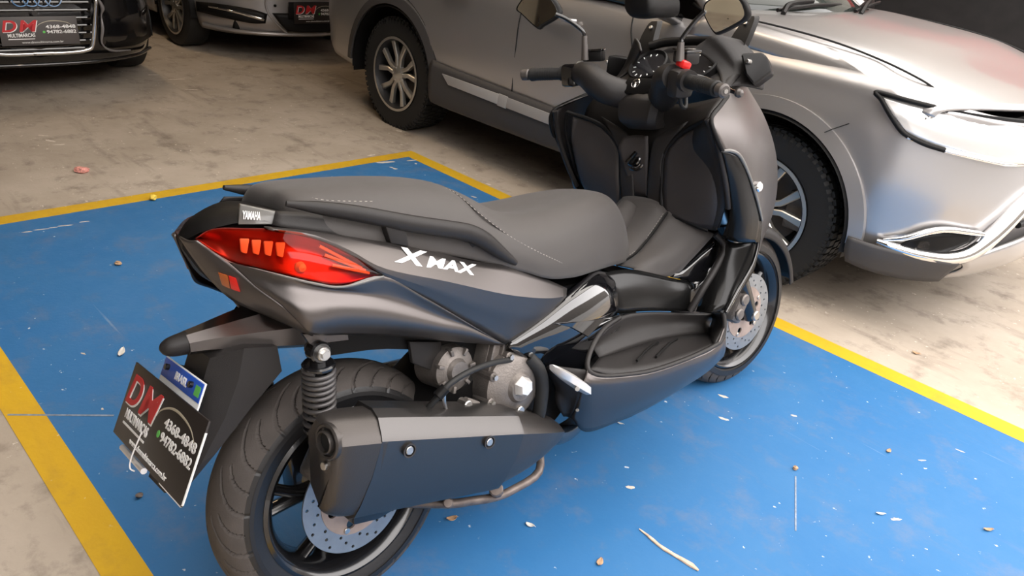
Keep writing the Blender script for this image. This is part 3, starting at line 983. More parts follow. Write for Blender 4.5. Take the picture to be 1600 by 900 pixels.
# ---- two more cars parked behind, both facing the street
def saloon(name, label, loc, W, paint, plan, sill, top, inset, axle, wheel_r, rim, lid_z):
    c = thing(name, label, 'car', loc)
    L = -plan[0][0]
    ar = [(-axle, wheel_r), (-axle - 2.68, wheel_r)]
    b = link('body', car_shell_me(plan, W, sill, top, inset, ar, wheel_r + 0.05, rows=16), paint, c)
    s = b.modifiers.new('thickness', 'SOLIDIFY')
    s.thickness, s.offset = 0.01, 0
    for ax, az in ar:
        for sgn in (-1, 1):
            yy = 0.02 if sgn < 0 else W - 0.02
            car_wheel(c, ax, yy, az, wheel_r, 0.215, rim, -1 if sgn < 0 else 1, 5, 'alloy', double=True)
            v = []
            for i in range(25):
                a = math.radians(-6 + 192 * i / 24)
                for r, y in ((wheel_r + 0.045, yy + 0.0 * sgn), (wheel_r + 0.045, yy - sgn * 0.34), (0.05, yy - sgn * 0.35)):
                    v.append((ax + r * math.cos(a), y, az + r * math.sin(a)))
            link('wheel_well', mk(v, grid_faces(25, 3)), 'plastic2', c)
    link('underbody', box_me((L - 0.5, W - 0.5, 0.14), (-L / 2, W / 2, 0.30), 0.02), 'plastic2', c)
    # bonnet, screen, roof, rear
    ys = [0.06, 0.2, 0.45, W / 2, W - 0.45, W - 0.2, W - 0.06]

    def s_(y):
        return abs(y - W / 2) / (W / 2)
    patch('bonnet', [[(-0.07 - 0.34 * s_(y) ** 2.5, y, lid_z - 0.02 * s_(y)), (-0.5, y, lid_z + 0.13 - 0.05 * s_(y) ** 2), (-1.0, y, lid_z + 0.21 - 0.07 * s_(y) ** 2), (-1.30 - 0.12 * s_(y) ** 2, y, lid_z + 0.25 - 0.07 * s_(y) ** 2)] for y in ys], paint, c, nu=5, nv=4, thick=0.01)
    z0 = lid_z + 0.24
    patch('windscreen', [[(-1.28 - 0.12 * s_(y) ** 2, y, z0 - 0.06 * s_(y) ** 2) for y in (0.1, 0.45, W / 2, W - 0.45, W - 0.1)], [(-2.05 - 0.1 * s_(y) ** 2, W / 2 + (y - W / 2) * 0.74, 1.40 - 0.03 * s_(y) ** 2) for y in (0.1, 0.45, W / 2, W - 0.45, W - 0.1)]], 'glass_dark', c, nu=4, nv=5, thick=0.006)
    patch('roof', [[(x, W / 2 + k * hw, z - 0.05 * abs(k) ** 2) for k in (-1, -0.5, 0, 0.5, 1)] for x, hw, z in ((-2.08, 0.58, 1.405), (-2.6, 0.60, 1.44), (-3.2, 0.57, 1.39))], paint, c, nu=4, nv=4, thick=0.01)
    patch('rear_window', [[(x, W / 2 + k * hw, z) for k in (-1, 0, 1)] for x, hw, z in ((-3.2, 0.57, 1.37), (-3.55, 0.62, 1.18), (-3.85, 0.68, 1.0))], 'glass_dark', c, nu=4, nv=3, thick=0.006)
    patch('boot_lid', [[(x, W / 2 + k * hw, z) for k in (-1, 0, 1)] for x, hw, z in ((-3.85, 0.72, 1.0), (-4.1, 0.70, 0.98), (-L + 0.02, 0.66, 0.93))], paint, c, nu=4, nv=3, thick=0.01)
    for sg in (0, 1):
        f = (lambda p: (p[0], W - p[1], p[2])) if sg else (lambda p: p)
        patch('side_window', [[f((-1.45, 0.07, 0.95)), f((-2.5, 0.06, 0.97)), f((-3.5, 0.10, 0.98))], [f((-2.12, 0.27, 1.37)), f((-2.6, 0.26, 1.40)), f((-3.15, 0.28, 1.35))]], 'glass_dark', c, nu=5, nv=4, thick=0.006)
        tube('door_gap', [f((-1.55, -0.001, 0.35)), f((-1.58, -0.001, 0.6)), f((-1.50, 0.03, 0.90))], 0.004, 'gap', c, seg=6, n=4)
        tube('door_gap', [f((-2.55, -0.001, 0.30)), f((-2.57, -0.001, 0.6)), f((-2.55, 0.03, 0.92))], 0.004, 'gap', c, seg=6, n=4)
    return c


def rel(p, o):
    return Vector(p) - Vector(o)


# black car with the ringed grille
AO = (-1.90, -2.27, 0)
AWD = 1.78
audi = saloon('car', 'black car with four chrome rings on its grille at the far left', AO, AWD, 'black_car',
              [(-4.35, 0.55), (-4.3, 0.2), (-4.05, 0.03), (-3.0, 0.0), (-1.3, 0.0), (-0.75, 0.01), (-0.42, 0.07), (-0.20, 0.22), (-0.07, 0.48), (-0.02, AWD / 2)],
              [(-4.4, 0.30), (-3.9, 0.22), (-0.6, 0.20), (-0.3, 0.20), (0.1, 0.20)],
              [(-4.4, 0.93), (-3.0, 0.96), (-1.4, 0.90), (-0.8, 0.84), (-0.3, 0.74), (0.0, 0.70)],
              [(0.15, 0.10), (0.26, 0.025), (0.34, 0.0), (0.48, 0.0), (0.60, 0.015), (0.75, 0.03), (0.95, 0.09)], 0.86, 0.32, 0.215, 0.715)
half = [(-1.875, -1.0324, 0.6301), (-1.865, -1.0532, 0.5215), (-1.865, -1.0904, 0.3477), (-1.865, -1.1293, 0.3098), (-1.865, -1.2458, 0.2992), (-1.86, -1.4357, 0.3011)]
gx = [rel(p, AO) for p in half]
top_pts = [Vector((-0.05, gx[0].y + 0.035, 0.68)), Vector((-0.06, gx[0].y - 0.02, 0.735))]
loop_r = top_pts[::-1] + gx
loop_l = [Vector((p.x, AWD - p.y, p.z)) for p in loop_r]
gf = tube('grille_frame', loop_r + loop_l[::-1], 0.013, 'chrome', audi, seg=8, n=4)
back = [(-0.085, p.y, p.z) for p in loop_r + loop_l[::-1]]
link('grille_back', prism_me(back, (0.035, 0, 0)), 'plastic2', audi)
for k in range(9):
    z = 0.31 + 0.046 * k
    hw = 0.31 + 0.015 * k / 9
    rod('grille_bar', (-0.032, AWD / 2 - hw, z), (-0.032, AWD / 2 + hw, z), 0.010, 'gloss', gf, seg=8)
for k in range(4):
    cy, cz = AWD / 2 + 0.02 + (k - 1.5) * 0.060, 0.612
    link('emblem_ring', lathe_me([(0.041, -0.004), (0.047, -0.004), (0.047, 0.006), (0.041, 0.006)], 40, axis='X', center=(-0.004, cy, cz), close=True), 'chrome', gf)
PMa = frame((0.012, AWD / 2 - 0.205, 0.345), (0, 1, 0), (-0.10, 0, 1))
dealer_plate('dealer_plate', audi, 0.43, 0.165, PMa, 'plate_grey')
for sg in (0, 1):
    f = (lambda p: (p[0], AWD - p[1], p[2])) if sg else (lambda p: p)
    # bumper intake with fin and lip
    patch('side_intake', [[f((-0.08, 0.47, 0.47)), f((-0.16, 0.28, 0.48)), f((-0.33, 0.10, 0.46))], [f((-0.065, 0.49, 0.30)), f((-0.15, 0.28, 0.29)), f((-0.32, 0.105, 0.31))]], 'plastic2', audi, nu=4, nv=3, thick=0.01)
    tube('intake_fin', [f((-0.045, 0.515, 0.62)), f((-0.045, 0.49, 0.55)), f((-0.055, 0.50, 0.50)), f((-0.045, 0.505, 0.42)), f((-0.045, 0.52, 0.33)), f((-0.06, 0.46, 0.28)), f((-0.12, 0.32, 0.265))], [0.004, 0.013, 0.005, 0.012, 0.006, 0.008, 0.004], 'gloss', audi, seg=8, n=5)
    patch('headlamp', [[f((-0.10, 0.42, 0.73)), f((-0.25, 0.18, 0.76)), f((-0.5, 0.06, 0.80))], [f((-0.075, 0.44, 0.63)), f((-0.20, 0.22, 0.65)), f((-0.42, 0.065, 0.70))]], 'clear_lens', audi, nu=4, nv=3, thick=0.02)
tube('bumper_lip', [(-0.36, 0.10, 0.225), (-0.16, 0.27, 0.225), (-0.03, 0.55, 0.225), (0.0, AWD / 2, 0.225), (-0.03, AWD - 0.55, 0.225), (-0.16, AWD - 0.27, 0.225), (-0.36, AWD - 0.10, 0.225)], 0.012, 'gloss', audi, seg=8, n=5)
MAT['black_trim'] = pmat('polished_black_trim', (0.16, 0.15, 0.15), 0.2, coat=0.6)
for o in audi.children:
    if o.name.startswith('intake_fin'):
        o.data.materials[0] = MAT['black_trim']

# grey silver car behind the off-road car
CO = (-2.50, 0.045, 0)
CWD = 1.75
car2 = saloon('car', 'grey silver saloon car parked behind the SUV', CO, CWD, 'silver2',
              [(-4.5, 0.55), (-4.45, 0.2), (-4.2, 0.03), (-3.1, 0.0), (-1.4, 0.0), (-0.80, 0.02), (-0.48, 0.10), (-0.25, 0.27), (-0.09, 0.52), (-0.02, CWD / 2)],
              [(-4.6, 0.30), (-3.9, 0.22), (-0.6, 0.21), (-0.3, 0.20), (0.1, 0.205)],
              [(-4.6, 0.95), (-3.0, 0.97), (-1.4, 0.90), (-0.8, 0.84), (-0.3, 0.74), (0.0, 0.69)],
              [(0.15, 0.10), (0.25, 0.02), (0.32, 0.0), (0.48, 0.01), (0.60, 0.02), (0.75, 0.04), (0.95, 0.09)], 0.92, 0.32, 0.22, 0.705)
patch('front_intake', [[(-0.085, 0.50, 0.395), (-0.02, 0.70, 0.40), (0.0, CWD / 2, 0.40), (-0.02, CWD - 0.70, 0.40), (-0.085, CWD - 0.50, 0.395)],
                       [(-0.06, 0.56, 0.31), (-0.01, 0.70, 0.30), (0.005, CWD / 2, 0.30), (-0.01, CWD - 0.70, 0.30), (-0.06, CWD - 0.56, 0.31)],
                       [(-0.045, 0.62, 0.255), (-0.012, 0.72, 0.25), (0.003, CWD / 2, 0.25), (-0.012, CWD - 0.72, 0.25), (-0.045, CWD - 0.62, 0.255)]], 'plastic2', car2, nu=4, nv=3, thick=0.012)
patch('grille', [[(-0.075, 0.52, 0.62), (-0.03, CWD / 2, 0.62), (-0.075, CWD - 0.52, 0.62)], [(-0.05, 0.60, 0.545), (-0.008, CWD / 2, 0.54), (-0.05, CWD - 0.60, 0.545)]], 'plastic2', car2, nu=6, nv=3, thick=0.012)
for k in range(3):
    tube('grille_bar', [(-0.062, 0.54, 0.555 + 0.025 * k), (-0.008, CWD / 2, 0.55 + 0.025 * k), (-0.062, CWD - 0.54, 0.555 + 0.025 * k)], 0.006, 'chrome', car2, seg=6, n=6)
for sg in (0, 1):
    f = (lambda p: (p[0], CWD - p[1], p[2])) if sg else (lambda p: p)
    fp = patch('fog_lamp_bezel', [[f((-0.53, 0.065, 0.42)), f((-0.33, 0.175, 0.43)), f((-0.17, 0.355, 0.415)), f((-0.11, 0.47, 0.385))], [f((-0.52, 0.06, 0.345)), f((-0.32, 0.165, 0.33)), f((-0.16, 0.345, 0.305)), f((-0.11, 0.45, 0.31))]], 'plastic2', car2, nu=4, nv=3, thick=0.012)
    tube('chrome_blade', [f((-0.40, 0.105, 0.400)), f((-0.25, 0.235, 0.385)), f((-0.135, 0.40, 0.35)), f((-0.115, 0.44, 0.335))], [0.006, 0.010, 0.017, 0.010], 'chrome', fp, seg=8, n=4)
    tube('bumper_crease', [f((-0.10, 0.47, 0.56)), f((-0.115, 0.46, 0.45)), f((-0.085, 0.49, 0.36)), f((-0.06, 0.55, 0.29)), f((-0.045, 0.60, 0.245))], 0.009, 'silver2', car2, seg=8, n=4)
    for q in ((-0.235, 0.275, 0.50), (-0.075, 0.52, 0.455)):
        q = Vector(f(q))
        rod('parking_sensor', q, q + Vector((0.012, 0, 0)), 0.011, 'plastic2', car2, seg=12, bevel=0.002)
    patch('headlamp', [[f((-0.13, 0.46, 0.66)), f((-0.28, 0.22, 0.70)), f((-0.6, 0.07, 0.78))], [f((-0.10, 0.48, 0.57)), f((-0.25, 0.25, 0.585)), f((-0.5, 0.085, 0.66))]], 'clear_lens', car2, nu=4, nv=3, thick=0.02)
tube('bumper_lip', [(-0.50, 0.095, 0.245), (-0.25, 0.265, 0.23), (-0.09, 0.52, 0.225), (-0.015, CWD / 2, 0.225), (-0.09, CWD - 0.52, 0.225), (-0.25, CWD - 0.265, 0.23), (-0.50, CWD - 0.095, 0.245)], 0.016, 'silver2', car2, seg=8, n=5)
box('plate_bracket', (0.012, 0.46, 0.13), (0.006, CWD / 2 - 0.045, 0.43), 'plastic2', car2, bevel=0.003)
PMc = frame((0.026, CWD / 2 - 0.235, 0.325), (0, 1, 0), (-0.04, 0, 1))
dealer_plate('dealer_plate', car2, 0.43, 0.165, PMc, 'plate_black')



# ------------------------------------------------------------------ the scooter (frame: x forward from the rear contact point, y left, z up)
bike = thing('scooter', 'matte black maxi scooter leaning on its stand in the blue bay', 'scooter', (2.4927, -2.068, 0), (-0.2089, 0, 1.5471))

# steering: everything on the fork turns about the inclined head axis
CAST = math.radians(26.5)
ST_AX = Vector((-math.sin(CAST), 0, math.cos(CAST)))
ST_O = Vector((1.635, 0, 0))
ST_M = Matrix.Translation(ST_O) @ Matrix.Rotation(-0.0839, 4, ST_AX) @ Matrix.Translation(-ST_O)


def tyre_groove_me(R, W, rim, ngr, flip, tf, nseg=540, ns=104):
    """motor scooter tyre with real sipes pressed into the tread"""
    prof = []
    h = W / 2
    # half crown profile by angle
    for i in range(ns + 1):
        s = -1 + 2 * i / ns          # -1..1 across the tread
        a = s * 1.22
        prof.append((R - 0.060 + 0.060 * math.cos(a) - 0.02 * abs(s) ** 3, h * math.sin(a) / math.sin(1.22), s))
    side = [((R + rim) / 2 - 0.004, h * 0.985), (rim + 0.016, h * 0.90), (rim, h * 0.78)]
    full = [(r, -y, None) for r, y in reversed(side)] + prof + [(r, y, None) for r, y in side]
    verts = []
    for (r, y, s) in full:
        for k in range(nseg):
            a = 2 * PI * k / nseg
            rr = r
            if s is not None and 0.10 < abs(s) < 0.97:
                u = (abs(s) - 0.10) / 0.87
                for kind in (0, 1):
                    if kind == 1 and not 0.28 < u < 0.86:
                        continue
                    sh = flip * (0.20 * u + 0.16 * math.sin(u * 2.4)) + kind * PI / ngr + (PI / ngr * 0.5 if s > 0 else 0)
                    ph = (a - sh) % (2 * PI / ngr)
                    ph = min(ph, 2 * PI / ngr - ph)
                    wdt = 0.0135 if kind == 0 else 0.0115
                    if ph < wdt:
                        rr = r - 0.0065
            verts.append(tf @ Vector((rr * math.cos(a), y, rr * math.sin(a))))
    me = mk(verts, grid_faces(len(full), nseg, True, True), 45)
    return me


def scooter_wheel(R, W, rim, tf, nsp, disc_y, disc_r, disc_in, flip):
    t = link('tire', tyre_groove_me(R, W, rim, 17, flip, tf), 'rubber', bike)
    t.data.materials.append(MAT['sidewall'])
    inv = tf.inverted()
    for pl in t.data.polygons:
        q = inv @ pl.center
        if math.hypot(q.x, q.z) < R - 0.042:
            pl.material_index = 1
    h = W * 0.40
    r = link('wheel_rim', lathe_me([(rim + 0.010, -h), (rim + 0.012, -h - 0.006), (rim + 0.004, -h - 0.010), (rim - 0.006, -h - 0.004), (rim - 0.016, -h + 0.014), (rim - 0.022, -h * 0.4), (rim - 0.022, h * 0.4),
                                    (rim - 0.016, h - 0.014), (rim - 0.006, h + 0.004), (rim + 0.004, h + 0.010), (rim + 0.012, h + 0.006), (rim + 0.010, h), (rim - 0.004, h * 0.5), (rim - 0.004, -h * 0.5)], 72, close=True, tf=lambda v: tf @ v), 'rim_black', bike)
    for k in range(nsp):
        a = 2 * PI * k / nsp + 0.42
        for da in (-0.10, 0.10):
            p0 = Vector((math.cos(a) * 0.045, 0, math.sin(a) * 0.045))
            p1 = Vector((math.cos(a + da * 0.6) * rim * 0.55, -0.012, math.sin(a + da * 0.6) * rim * 0.55))
            p2 = Vector((math.cos(a + da * 1.6) * (rim - 0.015), -0.006, math.sin(a + da * 1.6) * (rim - 0.015)))
            me = tube_me([p0, p1, p2], [0.016, 0.012, 0.013], 8, 4, flat=1.6, up=(math.cos(a + PI / 2), 0, math.sin(a + PI / 2)))
            me.transform(tf)
            link('spoke', me, 'rim_black', r)
    link('hub', lathe_me([(0.0005, -0.06), (0.032, -0.06), (0.05, -0.045), (0.055, 0.045), (0.032, 0.06), (0.0005, 0.06)], 28, tf=lambda v: tf @ v), 'rim_black', r)
    # drilled disc with its alloy carrier
    holes = []
    for k in range(36):
        a = 2 * PI * k / 36
        rr = disc_in + (disc_r - disc_in) * (0.26, 0.52, 0.78)[k % 3]
        holes.append(circle2(0.0036, 10, (rr * math.cos(a), rr * math.sin(a))))
    F = Matrix.Rotation(PI / 2, 4, 'X')
    me = plate_holes_me(circle2(disc_r, 96), [circle2(disc_in, 72)] + holes, 0.004, tf @ Matrix.Translation((0, disc_y, 0)) @ F)
    d = link('brake_disc', me, 'disc', bike)
    me = plate_holes_me(circle2(disc_in + 0.004, 64), [circle2(0.03, 24)] + [circle2(0.011, 16, ((disc_in - 0.02) * math.cos(a), (disc_in - 0.02) * math.sin(a))) for a in [2 * PI * k / 6 + 0.2 for k in range(6)]], 0.005, tf @ Matrix.Translation((0, disc_y - 0.001, 0)) @ F)
    link('disc_carrier', me, 'carrier', d)
    for k in range(5):
        a = 2 * PI * k / 5 + 0.5
        c = Vector(((disc_in - 0.006) * math.cos(a), 0, (disc_in - 0.006) * math.sin(a)))
        me = rod_me(c + Vector((0, disc_y - 0.008, 0)), c + Vector((0, disc_y + 0.002, 0)), 0.007, seg=10, bevel=0.001)
        me.transform(tf)
        link('disc_bolt', me, 'steel', d)
    return t


REAR = Matrix.Translation((0, 0, 0.276))
FRONT = ST_M @ Matrix.Translation((1.54, 0, 0.272))
scooter_wheel(0.276, 0.138, 0.182, REAR, 5, -0.082, 0.1225, 0.078, 1)
scooter_wheel(0.272, 0.118, 0.196, FRONT, 5, -0.066, 0.1335, 0.085, -1)
# axle ends
rod('rear_axle', (0, -0.14, 0.276), (0, 0.14, 0.276), 0.012, 'steel', bike)
link('front_axle', move_me(rod_me((0, -0.115, 0), (0, 0.115, 0), 0.011), FRONT), 'steel', bike)


def both(fn, *a, **k):
    fn(*a, mirror=False, **k)
    fn(*a, mirror=True, **k)


# ---- fork, front mudguard, caliper
for sgn in (-1, 1):
    y = 0.088 * sgn
    me = tube_me([(1.545, y, 0.255), (1.525, y, 0.30), (1.42, y, 0.50), (1.36, y, 0.62)], [0.020, 0.026, 0.027, 0.026], 16, 3)
    me.transform(ST_M)
    fl = link('fork_leg', me, 'rim_black', bike)
    me = rod_me((1.37, y, 0.60), (1.22, y, 0.90), 0.0185)
    me.transform(ST_M)
    link('fork_tube', me, 'steel', fl)
    me = rod_me((1.54, y - 0.03, 0.272), (1.54, y + 0.03, 0.272), 0.017, seg=12, bevel=0.003)
    me.transform(ST_M)
    link('axle_clamp', me, 'steel', fl)
FP = []
for ang in range(-5, 126, 13):
    a = math.radians(ang)
    w = 0.072 if ang < 100 else 0.06
    row = []
    for yy, dr in ((-w, -0.035), (-w * 0.97, -0.012), (-w * 0.6, 0.008), (0, 0.014), (w * 0.6, 0.008), (w * 0.97, -0.012), (w, -0.035)):
        rr = 0.292 + dr
        row.append(FRONT @ Vector((-rr * math.cos(a) if False else rr * math.cos(a + 0.25), yy, rr * math.sin(a + 0.25))))
    FP.append(row)
patch('front_mudguard', FP, 'plastic', bike, nu=3, nv=3, thick=0.004)
for sgn in (-1, 1):
    poly = [ST_M @ Vector(p) for p in ((1.46, 0.075 * sgn, 0.43), (1.52, 0.075 * sgn, 0.40), (1.50, 0.075 * sgn, 0.56), (1.40, 0.075 * sgn, 0.60), (1.385, 0.075 * sgn, 0.54))]
    link('mudguard_stay', prism_me(poly, (0, 0.014 * sgn, 0), 0.003), 'plastic', bike)
cal = link('brake_caliper', move_me(join_me([box_me((0.055, 0.06, 0.10), (-0.085, -0.085, 0.045), 0.014, (0, 0.5, 0)), rod_me((-0.075, -0.122, 0.075), (-0.075, -0.085, 0.075), 0.020, bevel=0.004), rod_me((-0.098, -0.122, 0.03), (-0.098, -0.085, 0.03), 0.020, bevel=0.004)]), FRONT), 'engine', bike)
tube('brake_hose', [FRONT @ Vector((-0.09, -0.10, 0.10)), FRONT @ Vector((-0.11, -0.10, 0.2)), FRONT @ Vector((-0.16, -0.06, 0.36))], 0.006, 'rubber_dark', cal, seg=8, n=5)

# ---- rear end: swing arm, shocks, mudguard and number plate
for mirror in (False, True):
    s = -1 if not mirror else 1
    a, b = (-0.0793, -0.152, 0.6495), (-0.0824, -0.128, 0.4871)
    if mirror:
        a, b = mir(a), mir(b)
    A, B = Vector(a), Vector(b)
    D = (B - A)
    sh = rod('shock_absorber', A + D * 0.10, A + D * 1.12, 0.0155, 'rim_black', bike)
    # spring
    N = 240
    turns = 9.5
    u = D.normalized().orthogonal().normalized()
    w = D.normalized().cross(u)
    pts = []
    for i in range(N + 1):
        t = i / N
        ph = 2 * PI * turns * (t + 0.08 * math.sin(t * PI))
        pts.append(A + D * (0.20 + 0.74 * t) + (u * math.cos(ph) + w * math.sin(ph)) * 0.0275)
    tube('coil_spring', pts, 0.0046, 'spring', sh, seg=8)
    rod('spring_seat', A + D * 0.14, A + D * 0.20, 0.031, 'rim_black', sh, seg=24, bevel=0.003)
    rod('spring_seat', A + D * 0.945, A + D * 1.02, 0.032, 'rim_black', sh, seg=24, bevel=0.003)
    rod('shock_bolt', A + Vector((0, s * 0.024, 0)), A + Vector((0, -s * 0.03, 0)), 0.0135, 'steel', sh, seg=16, bevel=0.002)
    rod('bolt_head', A + Vector((0, s * 0.030, 0)), A + Vector((0, s * 0.022, 0)), 0.0085, 'steel', sh, seg=6)
    rod('shock_eye', A + Vector((0, s * 0.014, 0)), A + Vector((0, -s * 0.014, 0)), 0.021, 'rim_black', sh, seg=20, bevel=0.003)
    rod('lower_eye', B + D * 0.20 + Vector((0, 0.016, 0)), B + D * 0.20 + Vector((0, -0.016, 0)), 0.02, 'rim_black', sh, seg=20, bevel=0.003)
    prism('shock_bracket', [(-0.1038, -0.15, 0.6899), (-0.0549, -0.15, 0.6768), (-0.0642, -0.15, 0.6556), (-0.0718, -0.15, 0.6377), (-0.0894, -0.15, 0.6433), (-0.0907, -0.15, 0.6637)], (0, 0.012, 0), 'matte', bike, bevel=0.002, mirror=mirror)

# tapering arm of the mudguard with its rounded rubber end
arm = []
for (cx, cz, hw, zt, zb) in ((0.02, 0.650, 0.090, 0.055, 0.040), (-0.06, 0.660, 0.082, 0.050, 0.036), (-0.15, 0.672, 0.058, 0.034, 0.030), (-0.225, 0.678, 0.032, 0.022, 0.022), (-0.258, 0.679, 0.023, 0.0185, 0.0185)):
    arm.append([(cx, -hw, cz - zb * 0.6), (cx, -hw, cz + zt * 0.3), (cx, -hw * 0.55, cz + zt), (cx, hw * 0.55, cz + zt), (cx, hw, cz + zt * 0.3), (cx, hw, cz - zb * 0.6), (cx, hw * 0.6, cz - zb), (cx, -hw * 0.6, cz - zb)])
ra = loft('rear_arm', arm, 'matte', bike, n=4)
tube('arm_end_cap', [(-0.254, 0, 0.679), (-0.275, 0, 0.679), (-0.290, 0, 0.6795), (-0.299, 0, 0.680), (-0.303, 0, 0.680)], [0.0215, 0.0195, 0.016, 0.010, 0.003], 'plastic', ra, seg=18, n=2)
# faceted mudguard behind the wheel
mg = []
for re_, si, fr in (((-0.235, 0.045, 0.655), (-0.185, 0.080, 0.668), (-0.125, 0.085, 0.655)), ((-0.262, 0.045, 0.600), (-0.205, 0.084, 0.615), (-0.125, 0.090, 0.607)), ((-0.290, 0.045, 0.540), (-0.240, 0.082, 0.550), (-0.187, 0.086, 0.558)), ((-0.330, 0.045, 0.470), (-0.292, 0.074, 0.477), (-0.262, 0.078, 0.490)), ((-0.352, 0.040, 0.430), (-0.330, 0.058, 0.432), (-0.312, 0.062, 0.440))):
    mg.append([re_, si, fr, mir(fr), mir(si), mir(re_)])
loft('rear_mudguard', mg, 'plastic', bike, angle=12)
# number plates: the vehicle's own with the blue strip, the dealer's in front of it
PB = Vector((-0.363, 0.184, 0.474))                # lower left corner seen from behind
PW = Vector((-0.375, -0.202, 0.486)) - PB
PH = Vector((-0.296, 0.185, 0.601)) - PB
PM = frame(PB, PW, PH)
dp = dealer_plate('dealer_plate', bike, PW.length, PH.length, PM)
tube('plate_edge', [PM @ Vector(p) for p in ((PW.length, PH.length * 0.86, -0.002), (PW.length, 0.004, -0.002), (PW.length - 0.004, 0, -0.002), (PW.length * 0.72, 0, -0.002))], 0.0022, 'white', dp, seg=6)
tube('plate_edge', [PM @ Vector(p) for p in ((PW.length * 0.16, -0.010, -0.004), (PW.length * 0.50, -0.010, -0.004))], 0.006, 'white_alloy', dp, seg=8)
tube('cable_tie', [PM @ Vector(p) for p in ((PW.length * 0.385, 0.046, 0.004), (PW.length * 0.375, 0.0, 0.006), (PW.length * 0.37, -0.022, 0.002), (PW.length * 0.385, -0.026, -0.006))], 0.0014, 'white', dp, seg=6, n=4)
VM = PM @ Matrix.Translation((PW.length * 0.27, 0.02, -0.014))
vp = link('number_plate', move_me(box_me((0.20, 0.165, 0.003), (0.10, 0.0825, 0), 0.001), VM), 'white', bike)
link('blue_strip', move_me(box_me((0.196, 0.034, 0.001), (0.10, 0.146, 0.002), 0.0004), VM), 'plate_blue', vp)
text('country_name', 'BRASIL', 0.020, VM @ Matrix.Translation((0.10, 0.139, 0.0027)), 'white', vp, align='CENTER', bold=0.0004)
link('flag_mark', move_me(box_me((0.022, 0.018, 0.001), (0.180, 0.146, 0.0027), 0.0), VM), 'green', vp)
for bx in (0.03, 0.152):
    link('plate_screw', move_me(rod_me((bx, 0.150, 0.001), (bx, 0.150, 0.010), 0.006, seg=10, bevel=0.001), VM), 'rim_black', vp)
link('plate_bracket', move_me(box_me((0.13, 0.12, 0.02), (0.10, 0.10, -0.014), 0.005), VM), 'plastic2', bike)

# ---- muffler on the right
MU = []


def mring(x, z, y0, y1, zt, zb, k=1.0):
    """section of the silencer across its axis; y0 outer, y1 inner"""
    yo, yi = y0, y1
    return [(x, yo + 0.050, z + zt), (x, yo + 0.026, z + zt * 0.90), (x, yo + 0.006, z + zt * 0.66), (x, yo, z + zt * 0.56), (x, yo + 0.010, z - zb * 0.1), (x, yo + 0.030, z - zb * 0.68), (x, yo + 0.042, z - zb * 0.90), (x, yo + 0.062, z - zb), (x, yi - 0.030, z - zb), (x, yi, z - zb * 0.6), (x, yi, z + zt * 0.6), (x, yi - 0.03, z + zt)]


AX0, AX1 = Vector((-0.050, 0, 0.428)), Vector((0.305, 0, 0.312))


def on_axis(t):
    return AX0.lerp(AX1, t)


rings = []
for t, k in ((0.0, 1.0), (0.15, 0.985), (0.6, 0.92), (0.97, 0.865), (1.0, 0.84)):
    c = on_axis(t)
    rings.append([(p[0] + (p[2] - c.z) * 0.33, p[1], c.z + (p[2] - c.z)) for p in mring(c.x, c.z, -0.262 * (0.99 + 0.01 * k), -0.135, 0.104 * k, 0.108 * k)])
mf = loft('muffler', rings, 'muffler', bike, n=4, angle=24)
# rear cap with the outlet
rings = []
for t, k, yk, sh_ in ((0.04, 0.965, 0, 0.30), (-0.03, 0.97, 0.002, 0.25), (-0.12, 0.97, 0.006, 0.17), (-0.19, 0.93, 0.018, 0.10), (-0.215, 0.84, 0.034, 0.08)):
    c = on_axis(t)
    cc = Vector((c.x, -0.1935, c.z))
    ring = []
    for p in mring(c.x, c.z, -0.262 + yk * 0.6, -0.152 - yk * 0.2, 0.104 * k, 0.108 * k):
        ring.append((p[0] + (p[2] - c.z) * sh_, p[1], p[2]))
    rings.append(ring)
cap = loft('muffler_end_cap', rings, 'muffler_cap', mf, n=3, angle=35)
oc = Vector((-0.121, -0.2277, 0.5106))
od = (AX0 - AX1).normalized()
od = (od + Vector((0, -0.10, -0.15))).normalized()
link('outlet_pipe', ring_me(oc, od, [(0.0215, -0.03), (0.0215, 0.009), (0.0200, 0.011), (0.0180, 0.010), (0.0172, -0.03)]), 'muffler_cap', mf)
link('outlet_rim', ring_me(oc, od, [(0.034, -0.006), (0.034, 0.002), (0.031, 0.005), (0.027, 0.004), (0.024, -0.006)]), 'muffler_cap', mf)
link('outlet_well', ring_me(oc, od, [(0.0005, 0.0005), (0.0255, 0.0005), (0.0255, -0.006)]), 'gap', mf)
link('outlet_dark', rod_me(oc - od * 0.03, oc + od * 0.002, 0.0175), 'gap', mf)
for (u_, zz) in ((0.0, 0),):
    q = Vector((-0.121, -0.2192, 0.4608))
    link('cap_bolt', rod_me(q, q + od * 0.012, 0.008, seg=12, bevel=0.001), 'steel', mf)
for q in ((0.0248, -0.264, 0.4461), (0.2224, -0.264, 0.3834)):
    q = Vector(q)
    link('shield_bolt_cup', lathe_me([(0.0135, 0.004), (0.0145, -0.002), (0.0115, -0.002), (0.0105, 0.004)], 24, center=q, close=True), 'muffler_cap', mf)
    link('shield_bolt', rod_me(q + Vector((0, 0.004, 0)), q + Vector((0, -0.002, 0)), 0.0085, seg=16, bevel=0.001), 'steel', mf)
